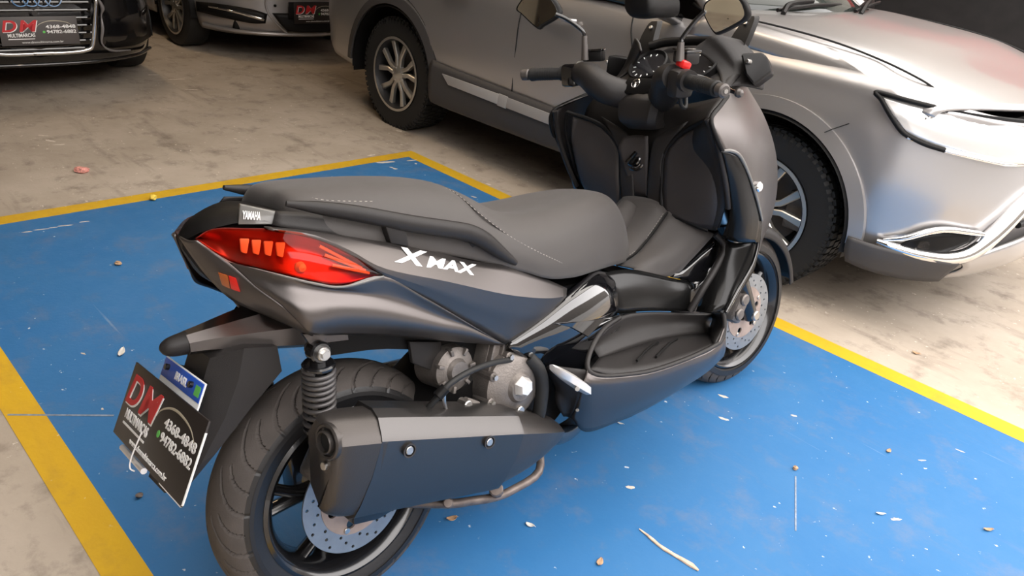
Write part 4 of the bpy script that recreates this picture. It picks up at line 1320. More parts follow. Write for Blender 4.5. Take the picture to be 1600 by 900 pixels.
# front part of the silencer narrowing to the pipe
rings = []
for t, k, yo, yi in ((0.98, 0.80, -0.256, -0.12), (1.06, 0.78, -0.252, -0.12), (1.33, 0.60, -0.232, -0.12), (1.54, 0.42, -0.205, -0.12), (1.60, 0.30, -0.19, -0.13)):
    c = on_axis(t)
    rings.append([(p[0] + (p[2] - c.z) * 0.33, p[1], p[2]) for p in mring(c.x, c.z, yo, yi, 0.104 * k, 0.108 * k)])
loft('muffler_front_cover', rings, 'muffler_cap', mf, n=3, angle=30)
tube('exhaust_pipe', [(0.50, -0.16, 0.255), (0.56, -0.14, 0.22), (0.66, -0.10, 0.20), (0.78, -0.05, 0.22)], 0.024, 'rim_black', bike, seg=14, n=4)
# centre stand folded up below the silencer
cs = tube('center_stand', [(0.52, -0.10, 0.20), (0.4715, -0.15, 0.1569), (0.3711, -0.16, 0.1549), (0.3101, -0.165, 0.1665), (0.2477, -0.155, 0.1813), (0.1882, -0.15, 0.2006), (0.10, -0.05, 0.20)], 0.0105, 'stand', bike, seg=10, n=4)
rod('stand_foot', (0.3003, -0.185, 0.2019), (0.348, -0.13, 0.1418), 0.017, 'stand', cs, seg=10, bevel=0.003)
rod('stand_foot', (0.1701, -0.175, 0.2223), (0.2103, -0.12, 0.1781), 0.012, 'stand', cs, seg=10, bevel=0.003)
# side stand on the far side
tube('side_stand', [(0.62, 0.13, 0.24), (0.58, 0.20, 0.14), (0.55, 0.262, 0.064)], [0.014, 0.012, 0.010], 'stand', bike, seg=10, n=3)
box('side_stand_foot', (0.06, 0.035, 0.008), (0.55, 0.264, 0.060), 'stand', bike, bevel=0.002, rot=(0.21, 0, 0.3))

# ---- engine and transmission
eng = loft('engine', [[(x, y, z) for y, z in ((-hy, zc - hz), (-hy, zc + hz * 0.6), (-hy * 0.6, zc + hz), (hy * 0.6, zc + hz), (hy, zc + hz * 0.6), (hy, zc - hz))] for x, zc, hy, hz in ((0.16, 0.36, 0.09, 0.06), (0.26, 0.38, 0.115, 0.10), (0.40, 0.39, 0.13, 0.13), (0.52, 0.38, 0.13, 0.13), (0.62, 0.36, 0.10, 0.10))], 'plastic2', bike, n=3)
c0 = Vector((0.3845, -0.15, 0.4273))
link('crankcase_cover', lathe_me([(0.0005, -0.045), (0.030, -0.045), (0.036, -0.036), (0.066, -0.028), (0.082, -0.018), (0.086, 0.05), (0.0005, 0.05)], 40, center=c0), 'engine', eng)
for k in range(8):
    a = 2 * PI * k / 8 + 0.2
    q = c0 + Vector((0.078 * math.cos(a), 0, 0.078 * math.sin(a)))
    link('case_boss', rod_me(q + Vector((0, 0.03, 0)), q + Vector((0, -0.026, 0)), 0.011, seg=10, bevel=0.002), 'engine', eng)
    link('case_bolt', rod_me(q + Vector((0, -0.024, 0)), q + Vector((0, -0.033, 0)), 0.0065, seg=6), 'steel', eng)
link('filler_cap', rod_me(c0 + Vector((0.0, -0.040, 0.005)), c0 + Vector((0.0, -0.062, 0.005)), 0.026, 0.020, 6, 0.003), 'white_alloy', eng)
for q in ((0.3842, -0.19, 0.3696), (0.2329, -0.19, 0.4381)):
    q = Vector(q)
    link('bracket_bolt', rod_me(q + Vector((0, 0.03, 0)), q, 0.011, seg=12, bevel=0.002), 'steel', eng)
prism('mount_bracket', [(0.1961, -0.175, 0.4376), (0.2461, -0.175, 0.4464), (0.2757, -0.175, 0.4266), (0.2922, -0.175, 0.3941), (0.2468, -0.175, 0.4065)], (0, 0.014, 0), 'engine', eng, bevel=0.002)
c1 = Vector((0.2414, -0.125, 0.5035))
link('belt_housing', lathe_me([(0.0005, -0.03), (0.022, -0.03), (0.028, -0.02), (0.050, -0.012), (0.055, 0.06), (0.0005, 0.06)], 32, center=c1), 'engine', eng)
for k in range(7):
    a = 2 * PI * k / 7
    q = c1 + Vector((0.044 * math.cos(a), 0, 0.044 * math.sin(a)))
    link('housing_rib', box_me((0.016, 0.02, 0.008), q + Vector((0, -0.012, 0)), 0.002, (0, -a, 0)), 'engine', eng)
q0 = Vector((0.3613, -0.13, 0.4973))
link('cylinder', box_me((0.14, 0.14, 0.10), q0 + Vector((0.03, 0.05, 0.0)), 0.015, (0, 0.35, 0)), 'engine', eng)
for k in range(5):
    link('cylinder_fin', box_me((0.008, 0.16, 0.115), q0 + Vector((-0.03 + 0.028 * k, 0.05, 0.012 - 0.009 * k)), 0.002, (0, 0.35, 0)), 'engine', eng)
tube('coolant_hose', [(0.4242, -0.175, 0.4854), (0.4479, -0.185, 0.4488), (0.4566, -0.185, 0.4021), (0.451, -0.18, 0.3447), (0.4488, -0.17, 0.3084)], 0.016, 'rubber_dark', bike, seg=14, n=5)
cb = tube('throttle_cable', [(0.3793, -0.17, 0.492), (0.2965, -0.2, 0.5195), (0.2179, -0.22, 0.5321), (0.163, -0.225, 0.5266), (0.1378, -0.22, 0.5086), (0.1114, -0.2, 0.4733)], 0.0065, 'rubber_dark', bike, seg=10, n=6)
link('cable_joint', rod_me((0.1503, -0.224, 0.5209), (0.1302, -0.219, 0.5053), 0.011, seg=12, bevel=0.002), 'plastic2', cb)
tube('cable_clip', [(0.1433, -0.226, 0.5142), (0.1446, -0.222, 0.4927), (0.1567, -0.21, 0.4642)], 0.004, 'steel', cb, seg=6, n=3)
# airbox and inner mudguard above the wheel
loft('air_box', [[(x, y, z) for y, z in ((-hy, z0), (-hy, z1), (-hy * 0.5, z1 + 0.02), (hy * 0.5, z1 + 0.02), (hy, z1), (hy, z0))] for x, hy, z0, z1 in ((-0.02, 0.075, 0.60, 0.64), (0.10, 0.10, 0.585, 0.66), (0.25, 0.11, 0.53, 0.64), (0.36, 0.11, 0.47, 0.60))], 'plastic2', bike, n=3)
prism('splash_flap', [(0.1429, -0.12, 0.593), (0.2243, -0.12, 0.5685), (0.2199, -0.12, 0.4941), (0.1823, -0.12, 0.5184), (0.1463, -0.12, 0.5433)], (0, 0.012, 0), 'plastic', bike, bevel=0.003)
# swing arm on the right with caliper
prism('swing_arm', [(-0.04, -0.105, 0.25), (0.02, -0.105, 0.235), (0.30, -0.105, 0.26), (0.34, -0.105, 0.36), (0.05, -0.105, 0.315), (-0.03, -0.105, 0.315)], (0, -0.03, 0), 'rim_black', bike, bevel=0.006)
prism('swing_arm', [(-0.05, 0.10, 0.22), (0.34, 0.10, 0.22), (0.40, 0.10, 0.42), (0.2, 0.10, 0.44), (-0.05, 0.10, 0.36)], (0, 0.06, 0), 'rim_black', bike, bevel=0.01)
link('rear_caliper', join_me([box_me((0.08, 0.06, 0.085), (-0.055, -0.085, 0.385), 0.014, (0, 0.6, 0)), rod_me((-0.06, -0.13, 0.395), (-0.06, -0.09, 0.395), 0.02, bevel=0.004)]), 'engine', bike)

# ---- rear bodywork
TL_LOW = [(-0.2258, -0.047, 0.8713), (-0.191, -0.086, 0.8332), (-0.1617, -0.126, 0.8214), (-0.1337, -0.161, 0.8102), (-0.0907, -0.189, 0.7918), (-0.0422, -0.2, 0.7764), (0.0404, -0.203, 0.7765)]
TL_TOP = [(-0.2267, -0.047, 0.8726), (-0.2005, -0.062, 0.8867), (-0.1582, -0.102, 0.8857), (-0.1087, -0.143, 0.8801), (-0.0677, -0.165, 0.8652), (-0.0154, -0.188, 0.8305), (0.0406, -0.203, 0.7776)]
for mirror in (False, True):
    m_ = mir if mirror else (lambda p: p)
    # lower cowl: rear face round the tail corner, side face below the lamp
    rows = [
        [(-0.2267, -0.049, 0.8707), (-0.2106, -0.068, 0.8535), (-0.192, -0.088, 0.8326), (-0.1684, -0.131, 0.7919), (-0.1353, -0.171, 0.7493), (-0.1005, -0.187, 0.6984)],
        [(-0.2355, -0.035, 0.8702), (-0.221, -0.055, 0.8456), (-0.2042, -0.08, 0.8121), (-0.1752, -0.12, 0.7739), (-0.1415, -0.157, 0.7395), (-0.0998, -0.183, 0.696)],
        [(-0.2393, -0.012, 0.8741), (-0.2282, -0.028, 0.8378), (-0.2113, -0.048, 0.797), (-0.191, -0.084, 0.7607), (-0.1474, -0.13, 0.7288), (-0.0998, -0.178, 0.6935)],
    ]
    patch('tail_corner_cowl', rows, 'matte', bike, nu=5, nv=4, mirror=mirror, angle=50)
    rows = [
        [(-0.192, -0.088, 0.8326), (-0.1627, -0.128, 0.8209), (-0.1347, -0.163, 0.8097), (-0.0919, -0.191, 0.7914), (-0.0424, -0.2, 0.7753), (0.0397, -0.204, 0.7756), (0.1269, -0.2, 0.7131), (0.225, -0.19, 0.6376), (0.3546, -0.17, 0.5381)],
        [(-0.1817, -0.105, 0.8151), (-0.151, -0.145, 0.7974), (-0.1154, -0.176, 0.7825), (-0.0568, -0.19, 0.7661), (0.0084, -0.192, 0.7453), (0.0776, -0.19, 0.7171), (0.1599, -0.186, 0.6668), (0.2437, -0.182, 0.6163), (0.3546, -0.17, 0.5381)],
        [(-0.1684, -0.131, 0.7919), (-0.1427, -0.168, 0.7715), (-0.1112, -0.194, 0.7505), (-0.0527, -0.203, 0.737), (0.0222, -0.203, 0.7107), (0.0969, -0.199, 0.6766), (0.1823, -0.191, 0.6332), (0.2589, -0.183, 0.5965), (0.3545, -0.17, 0.5366)],
        [(-0.1524, -0.15, 0.7723), (-0.1308, -0.18, 0.7467), (-0.1044, -0.198, 0.725), (-0.0439, -0.2, 0.7085), (0.0365, -0.198, 0.6804), (0.1109, -0.193, 0.6501), (0.1856, -0.185, 0.6156), (0.2621, -0.178, 0.5827), (0.3526, -0.17, 0.5372)],
        [(-0.1353, -0.171, 0.7493), (-0.1199, -0.183, 0.7221), (-0.1005, -0.187, 0.6984), (-0.0353, -0.18, 0.6776), (0.0488, -0.175, 0.6503), (0.1251, -0.17, 0.6212), (0.193, -0.167, 0.5947), (0.2676, -0.166, 0.5663), (0.3533, -0.167, 0.5347)],
    ]
    patch('lower_tail_cowl', rows, 'matte', bike, nu=5, nv=5, mirror=mirror, angle=50)
    # upper cowl with the model name
    rows = [
        [(-0.1315, -0.112, 0.8854), (-0.0639, -0.148, 0.8699), (0.0216, -0.163, 0.8424), (0.1273, -0.17, 0.806), (0.2744, -0.173, 0.7459), (0.3775, -0.172, 0.7114), (0.4732, -0.168, 0.6649), (0.571, -0.16, 0.6102)],
        [(-0.1315, -0.126, 0.8841), (-0.0676, -0.165, 0.8663), (-0.0133, -0.189, 0.8314), (0.0452, -0.206, 0.7881), (0.1771, -0.214, 0.7335), (0.3326, -0.21, 0.667), (0.4608, -0.195, 0.6222), (0.5494, -0.178, 0.6004)],
        [(-0.1254, -0.132, 0.8816), (-0.0626, -0.168, 0.8601), (-0.0077, -0.191, 0.8223), (0.0451, -0.205, 0.7806), (0.1675, -0.208, 0.7137), (0.3036, -0.2, 0.6354), (0.416, -0.188, 0.5856), (0.4894, -0.175, 0.5653)],
        [(-0.117, -0.138, 0.8787), (-0.0586, -0.169, 0.8572), (-0.0038, -0.19, 0.8165), (0.0438, -0.202, 0.7755), (0.129, -0.197, 0.7119), (0.2274, -0.187, 0.6362), (0.3014, -0.178, 0.5799), (0.3601, -0.168, 0.5344)],
    ]
    uc = patch('upper_tail_cowl', rows, 'matte', bike, nu=5, nv=4, mirror=mirror, angle=15, lin_v=True)
    # tail lamp: bowl, led rows, bulb, lens
    mid = []
    for a, b in zip(TL_TOP, TL_LOW):
        q = (Vector(a) + Vector(b)) / 2
        d = min(0.012, (Vector(a) - Vector(b)).length * 0.2)
        mid.append((q.x - d * 0.3, q.y - d, q.z + d * 0.2))
    lens = patch('tail_lamp', [TL_TOP, mid, TL_LOW], 'red_lens', bike, nu=5, nv=6, thick=0.0, mirror=mirror)

    def inward(p, d=0.022):
        return (p[0] + d * 0.45, p[1] + d, p[2] - d * 0.1)
    bowl_t = [inward(p, 0.010) for p in TL_TOP]
    bowl_l = [inward(p, 0.010) for p in TL_LOW]
    bowl_m = [inward(p, 0.034) for p in mid]
    patch('lamp_bowl', [bowl_t, bowl_m, bowl_l], 'lamp_bowl', lens, nu=5, nv=6, thick=0.002, mirror=mirror)
    for k in range(4):
        poly = [(-0.1715, -0.098, 0.8685), (-0.1588, -0.11, 0.8679), (-0.1706, -0.118, 0.8446), (-0.1778, -0.11, 0.8482)]
        off = Vector((-0.1571, -0.113, 0.8658)) - Vector((-0.1715, -0.098, 0.8685))
        poly = [inward(Vector(p) + off * k, 0.012) for p in poly]
        prism('led_block', poly, (0.002, 0.006, 0), 'led', lens, bevel=0.002, mirror=mirror)
    q = Vector(inward((-0.1047, -0.176, 0.8167), 0.016))
    if mirror:
        q = Vector(mir(q))
    link('signal_bulb', lathe_me([(0.0005, -0.012), (0.007, -0.009), (0.010, 0.0), (0.007, 0.010), (0.0005, 0.012)], 16, center=q), 'led', lens)
    for a_, b_ in (((-0.0649, -0.178, 0.8473), (0.004, -0.195, 0.7955)), ((-0.0593, -0.182, 0.8307), (0.0101, -0.197, 0.7896)), ((-0.0501, -0.188, 0.8112), (0.0163, -0.199, 0.7837))):
        a_, b_ = m_(inward(a_, 0.010)), m_(inward(b_, 0.008))
        rod('lamp_rib', a_, b_, 0.003, 'led', lens, seg=6)
    # pale edge line under the lamp
    tube('lamp_trim', [m_((p[0], p[1] - 0.003, p[2] - 0.002)) for p in TL_LOW], 0.0022, 'badge', lens, seg=6, n=4)
    # reflector at the tail corner, amber beside red
    prism('reflector', [(-0.1989, -0.096, 0.8105), (-0.1912, -0.108, 0.8065), (-0.188, -0.11, 0.7808), (-0.1974, -0.094, 0.7855)], (0.002, 0.008, 0), 'red_plastic', bike, bevel=0.001, mirror=mirror)
    prism('reflector', [(-0.2097, -0.081, 0.8159), (-0.1996, -0.095, 0.8105), (-0.1981, -0.093, 0.7855), (-0.2055, -0.078, 0.7912)], (0.002, 0.008, 0), 'amber', bike, bevel=0.001, mirror=mirror)
    # grab rail
    path = [(-0.0927, -0.128, 0.9223), (-0.0357, -0.14, 0.9062), (0.0298, -0.158, 0.8866), (0.1282, -0.175, 0.8529), (0.2124, -0.183, 0.8268), (0.2637, -0.185, 0.8094), (0.3049, -0.185, 0.7851), (0.35, -0.182, 0.7491), (0.3967, -0.176, 0.7151)]
    gr = tube('grab_rail', [m_(p) for p in path], [0.005, 0.012, 0.015, 0.0165, 0.0175, 0.018, 0.018, 0.014, 0.006], 'plastic', bike, seg=12, n=5, flat=0.8)
    prism('rail_foot', [(0.2628, -0.172, 0.8102), (0.3059, -0.172, 0.7883), (0.404, -0.168, 0.7119), (0.383, -0.168, 0.7094), (0.2873, -0.168, 0.7463), (0.2787, -0.17, 0.7717)], (0, 0.02, 0), 'plastic', gr, bevel=0.004, mirror=mirror)
    prism('rail_post', [(0.0737, -0.172, 0.8663), (0.1185, -0.176, 0.8524), (0.1231, -0.176, 0.8078), (0.0847, -0.172, 0.8214)], (0, 0.02, 0), 'plastic', gr, bevel=0.004, mirror=mirror)
    # inner panel between rail and cowl
    patch('seat_side_panel', [[(-0.1034, -0.105, 0.9077), (-0.0291, -0.125, 0.8915), (0.0904, -0.145, 0.8519), (0.2349, -0.152, 0.7993), (0.3889, -0.152, 0.7211)],
                              [(-0.1188, -0.118, 0.8873), (-0.0528, -0.138, 0.8639), (0.0801, -0.155, 0.8183), (0.2256, -0.16, 0.7624), (0.3807, -0.16, 0.7056)]], 'plastic', bike, nu=4, nv=3, mirror=mirror)
    # maker's badge block
    if mirror:
        continue
    bd = prism('badge', [(-0.1476, -0.066, 0.9227), (-0.0988, -0.1, 0.9051), (-0.0923, -0.112, 0.8826), (-0.1606, -0.076, 0.8902)], (0.004, 0.014, 0), 'badge', bike, bevel=0.002, mirror=mirror)
    if not mirror:
        o_ = Vector((-0.1544, -0.0775, 0.8972))
        Mx = frame(o_ + Vector((-0.001, -0.0012, 0)), Vector((-0.1295, -0.093, 0.8925)) - o_, Vector((-0.1522, -0.0705, 0.9139)) - o_)
        text('badge_lettering', 'YAMAHA', 0.020, Mx @ Matrix.Translation((0.002, 0.003, 0)), 'white', bd, xs=0.36, bold=0.0006)
        # model name on the cowl
        o_ = Vector((0.0784, -0.1955, 0.7922))
        xd = Vector((0.2636, -0.196, 0.7227)) - o_
        yd = Vector((0.1108, -0.18, 0.8023)) - o_
        Mx = frame(o_ + Vector((0, -0.0015, 0.0005)), xd, yd)
        text('model_lettering', 'X', 0.047, Mx, 'white', uc, xs=1.65, bold=0.0016, shear=0.35)
        text('model_lettering', 'MAX', 0.035, Mx @ Matrix.Translation((0.068, 0.0, 0)), 'white', uc, xs=1.62, bold=0.0012, shear=0.35)

# central tail: spine between the lamps, undertray
loft('tail_spine', [[(x, y, z) for y, z in ((-hw * 0.4, zb), (-hw * 0.5, zm - 0.012), (-hw, zm), (-hw * 0.6, zt), (hw * 0.6, zt), (hw, zm), (hw * 0.5, zm - 0.012), (hw * 0.4, zb))] for x, hw, zb, zm, zt in ((-0.236, 0.012, 0.850, 0.866, 0.874), (-0.205, 0.046, 0.79, 0.884, 0.894), (-0.15, 0.076, 0.75, 0.893, 0.909), (-0.10, 0.104, 0.74, 0.888, 0.905), (0.0, 0.115, 0.72, 0.86, 0.88))], 'plastic2', bike, n=3)
loft('under_seat_tub', [[(x, y, z) for y, z in ((-hw, zb), (-hw * 1.05, zt), (hw * 1.05, zt), (hw, zb))] for x, hw, zb, zt in ((-0.13, 0.06, 0.715, 0.84), (-0.05, 0.12, 0.68, 0.845), (0.10, 0.142, 0.64, 0.80), (0.30, 0.145, 0.56, 0.73), (0.50, 0.14, 0.47, 0.63), (0.62, 0.12, 0.42, 0.60), (0.80, 0.085, 0.36, 0.585), (0.95, 0.07, 0.34, 0.55))], 'plastic2', bike, n=3)

# ---- seat
SEAT = [
    (-0.074, (0, .880), (.050, .879), (.080, .876), (.098, .870), (.100, .858)),
    (-0.068, (0, .916), (.055, .918), (.088, .902), (.104, .880), (.106, .862)),
    (-0.04, (0, .927), (.065, .926), (.105, .906), (.126, .872), (.128, .845)),
    (0.02, (0, .926), (.075, .921), (.118, .898), (.142, .855), (.145, .825)),
    (0.15, (0, .914), (.082, .906), (.128, .876), (.153, .825), (.156, .790)),
    (0.26, (0, .896), (.084, .884), (.133, .848), (.160, .795), (.162, .755)),
    (0.335, (0, .868), (.086, .856), (.140, .818), (.166, .768), (.167, .725)),
    (0.42, (0, .808), (.088, .808), (.148, .778), (.171, .730), (.170, .690)),
    (0.50, (0, .780), (.092, .788), (.152, .756), (.170, .695), (.167, .655)),
    (0.60, (0, .778), (.090, .784), (.142, .752), (.158, .680), (.152, .632)),
    (0.70, (0, .784), (.080, .786), (.124, .754), (.138, .680), (.130, .620)),
    (0.79, (0, .787), (.066, .782), (.102, .748), (.113, .675), (.106, .608)),
    (0.86, (0, .768), (.052, .758), (.082, .720), (.092, .655), (.088, .598)),
    (0.905, (0, .700), (.040, .692), (.062, .668), (.070, .630), (.068, .592)),
    (0.915, (0, .615), (.030, .612), (.050, .607), (.060, .600), (.062, .588)),
]
rings = []
for x, *hp in SEAT:
    R_ = [(x, -y, z) for y, z in hp[::-1]] + [(x, y, z) for y, z in hp[1:]]
    rings.append(R_)
seat = link('seat', patch_me([r for r in rings], nu=5, nv=6, angle=60), 'seat', bike)
so = seat.modifiers.new('thickness', 'SOLIDIFY')
so.thickness, so.offset = 0.012, 0


def seat_pt(x, f):
    """point on the seat skin at x and fraction f of the right half profile (0 centre top, 4 lower edge)"""
    for a, b in zip(SEAT, SEAT[1:]):
        if a[0] <= x <= b[0]:
            k = (x - a[0]) / (b[0] - a[0])
            i = min(int(f), 3)
            t = f - i
            pa = Vector((a[0], a[1 + i][0], a[1 + i][1])).lerp(Vector((a[0], a[2 + i][0], a[2 + i][1])), t)
            pb = Vector((b[0], b[1 + i][0], b[1 + i][1])).lerp(Vector((b[0], b[2 + i][0], b[2 + i][1])), t)
            q = pa.lerp(pb, k)
            return q


def stitch(name, pts, parent, step=0.009):
    P = cr(pts, 24)
    mes, acc = [], 0
    for a, b in zip(P, P[1:]):
        acc += (b - a).length
        if acc > step:
            acc = 0
            t = (b - a).normalized()
            mes.append(tube_me([b - t * 0.0024, b + t * 0.0024], 0.0008, 5))
    o = link(name, join_me(mes), 'thread', parent)
    o['kind'] = 'stuff'
    return o


for sgn in (-1, 1):
    seam = [seat_pt(x, f) for x, f in ((0.30, 0.0), (0.31, 1.0), (0.335, 2.0), (0.40, 2.45), (0.47, 2.8), (0.54, 3.2), (0.60, 3.7))]
    seam = [(p.x, sgn * p.y - 0.0 * sgn, p.z + 0.006) for p in seam]
    seam = [(p[0], p[1] + sgn * (0.006 if i > 1 else 0.002), p[2] + (0.002 if i < 3 else -0.002)) for i, p in enumerate(seam)]
    tube('seat_seam', seam, 0.0022, 'seat', seat, seg=6, n=6)
    stitch('stitching', [(p[0] - 0.004, p[1] + sgn * 0.002, p[2] + 0.002) for p in seam], seat)
    back = [seat_pt(x, f) for x, f in ((-0.035, 0.6), (-0.03, 1.6), (0.0, 1.9), (0.08, 1.95))]
    stitch('stitching', [(p.x, sgn * (p.y + 0.004), p.z + 0.0075) for p in back], seat)


# ---- middle: gloss side covers, floorboards, tunnel
for mirror in (False, True):
    m_ = mir if mirror else (lambda p: p)
    # rounded gloss cover rising to the seat nose
    rows = [
        [(0.3763, -0.15, 0.5308), (0.4752, -0.158, 0.5667), (0.5706, -0.158, 0.6003), (0.6963, -0.132, 0.6168), (0.7752, -0.115, 0.597)],
        [(0.3656, -0.166, 0.5322), (0.4697, -0.18, 0.5642), (0.5712, -0.18, 0.5921), (0.6881, -0.158, 0.6023), (0.776, -0.14, 0.5742)],
        [(0.375, -0.176, 0.5182), (0.4838, -0.194, 0.5402), (0.5888, -0.194, 0.5618), (0.7007, -0.174, 0.5659), (0.7682, -0.155, 0.5413)],
        [(0.419, -0.174, 0.4836), (0.5231, -0.192, 0.4931), (0.6134, -0.194, 0.5161), (0.7155, -0.176, 0.522), (0.7649, -0.16, 0.5085)],
        [(0.481, -0.16, 0.4403), (0.5478, -0.176, 0.4499), (0.6332, -0.178, 0.4712), (0.7326, -0.168, 0.4949), (0.7737, -0.155, 0.4875)],
    ]
    patch('side_cover', rows, 'gloss', bike, nu=6, nv=5, mirror=mirror, angle=60)
    # lower triangle of the gloss cover and its winglet
    patch('side_cover_lower', [[(0.4247, -0.168, 0.4801), (0.5121, -0.186, 0.4964), (0.6223, -0.188, 0.5037), (0.7595, -0.175, 0.4996)],
                               [(0.4893, -0.16, 0.4327), (0.5702, -0.178, 0.4368), (0.6356, -0.182, 0.4513), (0.7597, -0.175, 0.4822)],
                               [(0.5624, -0.152, 0.3773), (0.6033, -0.168, 0.3891), (0.6432, -0.175, 0.4127), (0.742, -0.175, 0.4522)]], 'gloss', bike, nu=5, nv=4, mirror=mirror)
    prism('winglet', [(0.4898, -0.205, 0.5553), (0.7524, -0.185, 0.4987), (0.6676, -0.196, 0.5129), (0.5961, -0.205, 0.491), (0.5374, -0.206, 0.5326)], (0, 0.006, 0), 'gloss', bike, bevel=0.002, mirror=mirror)
    # floorboard: tray floor, its raised back wall, outer rim
    floor_in = [(0.5572, -0.243, 0.4301), (0.6205, -0.266, 0.4027), (0.7471, -0.284, 0.378), (0.8858, -0.292, 0.369), (1.0072, -0.29, 0.3655)]
    floor_bk = [(0.641, -0.2, 0.4205), (0.7695, -0.195, 0.4051), (0.8986, -0.19, 0.3901), (1.0171, -0.19, 0.3682), (1.1237, -0.2, 0.3434)]
    wall_tp = [(0.6408, -0.188, 0.4682), (0.7458, -0.178, 0.4937), (0.8694, -0.168, 0.4716), (1.0302, -0.168, 0.4262), (1.1991, -0.175, 0.3799)]
    fb = patch('floorboard', [floor_in, floor_bk], 'plastic', bike, nu=5, nv=4, thick=0.006, mirror=mirror)
    patch('floorboard_wall', [floor_bk, [tuple((Vector(a) * 0.45 + Vector(b) * 0.55) + Vector((0, 0.012, -0.004))) for a, b in zip(floor_bk, wall_tp)], wall_tp], 'plastic', fb, nu=5, nv=4, thick=0.006, mirror=mirror)
    patch('floorboard_front', [[(1.0072, -0.29, 0.3655), (1.125, -0.195, 0.3398)], [(1.0726, -0.28, 0.4055), (1.1721, -0.18, 0.3685)], [(1.0794, -0.274, 0.4378), (1.1891, -0.168, 0.387)]], 'plastic', fb, nu=3, nv=4, thick=0.006, mirror=mirror)
    rim = [(0.7409, -0.182, 0.496), (0.6627, -0.196, 0.4908), (0.5926, -0.218, 0.4659), (0.5561, -0.238, 0.4339), (0.5786, -0.254, 0.4114), (0.6517, -0.27, 0.3935), (0.7471, -0.284, 0.378), (0.8858, -0.292, 0.369), (1.0072, -0.29, 0.3655), (1.053, -0.288, 0.3755), (1.0722, -0.28, 0.4112), (1.0762, -0.272, 0.4382)]
    tube('floorboard_rim', [m_(p) for p in rim], 0.0065, 'plastic', fb, seg=8, n=4)
    # foot rest ribs on the tray
    for a_, b_, c_ in (((0.7199, -0.255, 0.4008), (0.8146, -0.222, 0.3987), (0.8729, -0.205, 0.3908)), ((0.7983, -0.255, 0.3862), (0.8981, -0.222, 0.3822), (0.9596, -0.205, 0.374))):
        tube('tray_rib', [m_((p[0], p[1], p[2] + 0.004)) for p in (a_, b_, c_)], 0.0035, 'plastic2', fb, seg=6, n=4)
    # outer skirt under the floorboard
    rows = [
        [(0.5515, -0.24, 0.431), (0.5717, -0.256, 0.4111), (0.648, -0.273, 0.3923), (0.7432, -0.287, 0.3767), (0.8816, -0.295, 0.3676), (1.0058, -0.293, 0.363), (1.0664, -0.284, 0.4045)],
        [(0.54, -0.24, 0.4054), (0.5624, -0.256, 0.3911), (0.6495, -0.272, 0.366), (0.7466, -0.285, 0.3488), (0.886, -0.293, 0.3384), (1.014, -0.291, 0.3355), (1.0729, -0.284, 0.3648)],
        [(0.5433, -0.222, 0.3552), (0.5732, -0.236, 0.3287), (0.6573, -0.252, 0.3032), (0.7598, -0.266, 0.2955), (0.9012, -0.274, 0.2926), (1.0237, -0.276, 0.3054), (1.0884, -0.276, 0.3292)],
        [(0.5602, -0.18, 0.2831), (0.6024, -0.188, 0.2305), (0.6942, -0.205, 0.2263), (0.8052, -0.222, 0.2312), (0.9399, -0.238, 0.249), (1.0437, -0.25, 0.2679), (1.1097, -0.258, 0.2961)],
    ]
    patch('lower_side_skirt', rows, 'matte', bike, nu=5, nv=5, mirror=mirror, angle=50)
    patch('skirt_inner', [[(0.5655, -0.175, 0.2793), (0.7003, -0.2, 0.2222), (0.9486, -0.232, 0.2441), (1.1228, -0.25, 0.2897)], [(0.56, -0.08, 0.20), (0.72, -0.08, 0.19), (1.0, -0.08, 0.20), (1.2, -0.08, 0.26)]], 'plastic2', bike, nu=4, nv=3, mirror=mirror)
    # rear end of the skirt, with the folded pillion peg in its notch
    patch('skirt_rear_cover', [[(0.4856, -0.168, 0.4362), (0.485, -0.19, 0.4478), (0.5493, -0.238, 0.4312)], [(0.5175, -0.165, 0.3831), (0.5221, -0.19, 0.3725), (0.5443, -0.236, 0.3961)], [(0.5204, -0.165, 0.3344), (0.5438, -0.19, 0.3394), (0.5433, -0.222, 0.3552)], [(0.5515, -0.16, 0.2829), (0.56, -0.165, 0.2814), (0.5644, -0.176, 0.2783)]], 'plastic', bike, nu=3, nv=3, mirror=mirror)
    peg = loft('passenger_peg', [[(Vector(m_(c)) + Vector((0, dy, dz))) for dy, dz in ((-r_, -r_ * .6), (-r_, r_ * .6), (0, r_), (r_, r_ * .6), (r_, -r_ * .6), (0, -r_))] for c, r_ in (((0.4617, -0.215, 0.458), 0.009), ((0.4731, -0.228, 0.4453), 0.015), ((0.507, -0.242, 0.4157), 0.018), ((0.5376, -0.25, 0.3896), 0.015))], 'white_alloy', bike, n=2)
    rod('peg_pivot', m_((0.5338, -0.225, 0.383)), m_((0.4937, -0.262, 0.4088)), 0.006, 'screw', peg, seg=10, bevel=0.001)
    rod('skirt_screw', m_((0.549, -0.21, 0.3168)), m_((0.5392, -0.219, 0.3235)), 0.0045, 'screw', bike, seg=10, bevel=0.001)

    # black panels between tunnel, floorboard and leg shield
    patch('tunnel_side', [[(0.7261, -0.125, 0.6035), (0.8417, -0.135, 0.5907), (0.9966, -0.15, 0.5341), (1.0702, -0.165, 0.5065)],
                          [(0.7464, -0.15, 0.5629), (0.8537, -0.158, 0.5326), (0.9719, -0.165, 0.4916), (1.0714, -0.18, 0.4828)],
                          [(0.7564, -0.165, 0.4981), (0.8595, -0.165, 0.4772), (0.9844, -0.168, 0.4443), (1.0824, -0.175, 0.4194)]], 'semi', bike, nu=4, nv=4, mirror=mirror)
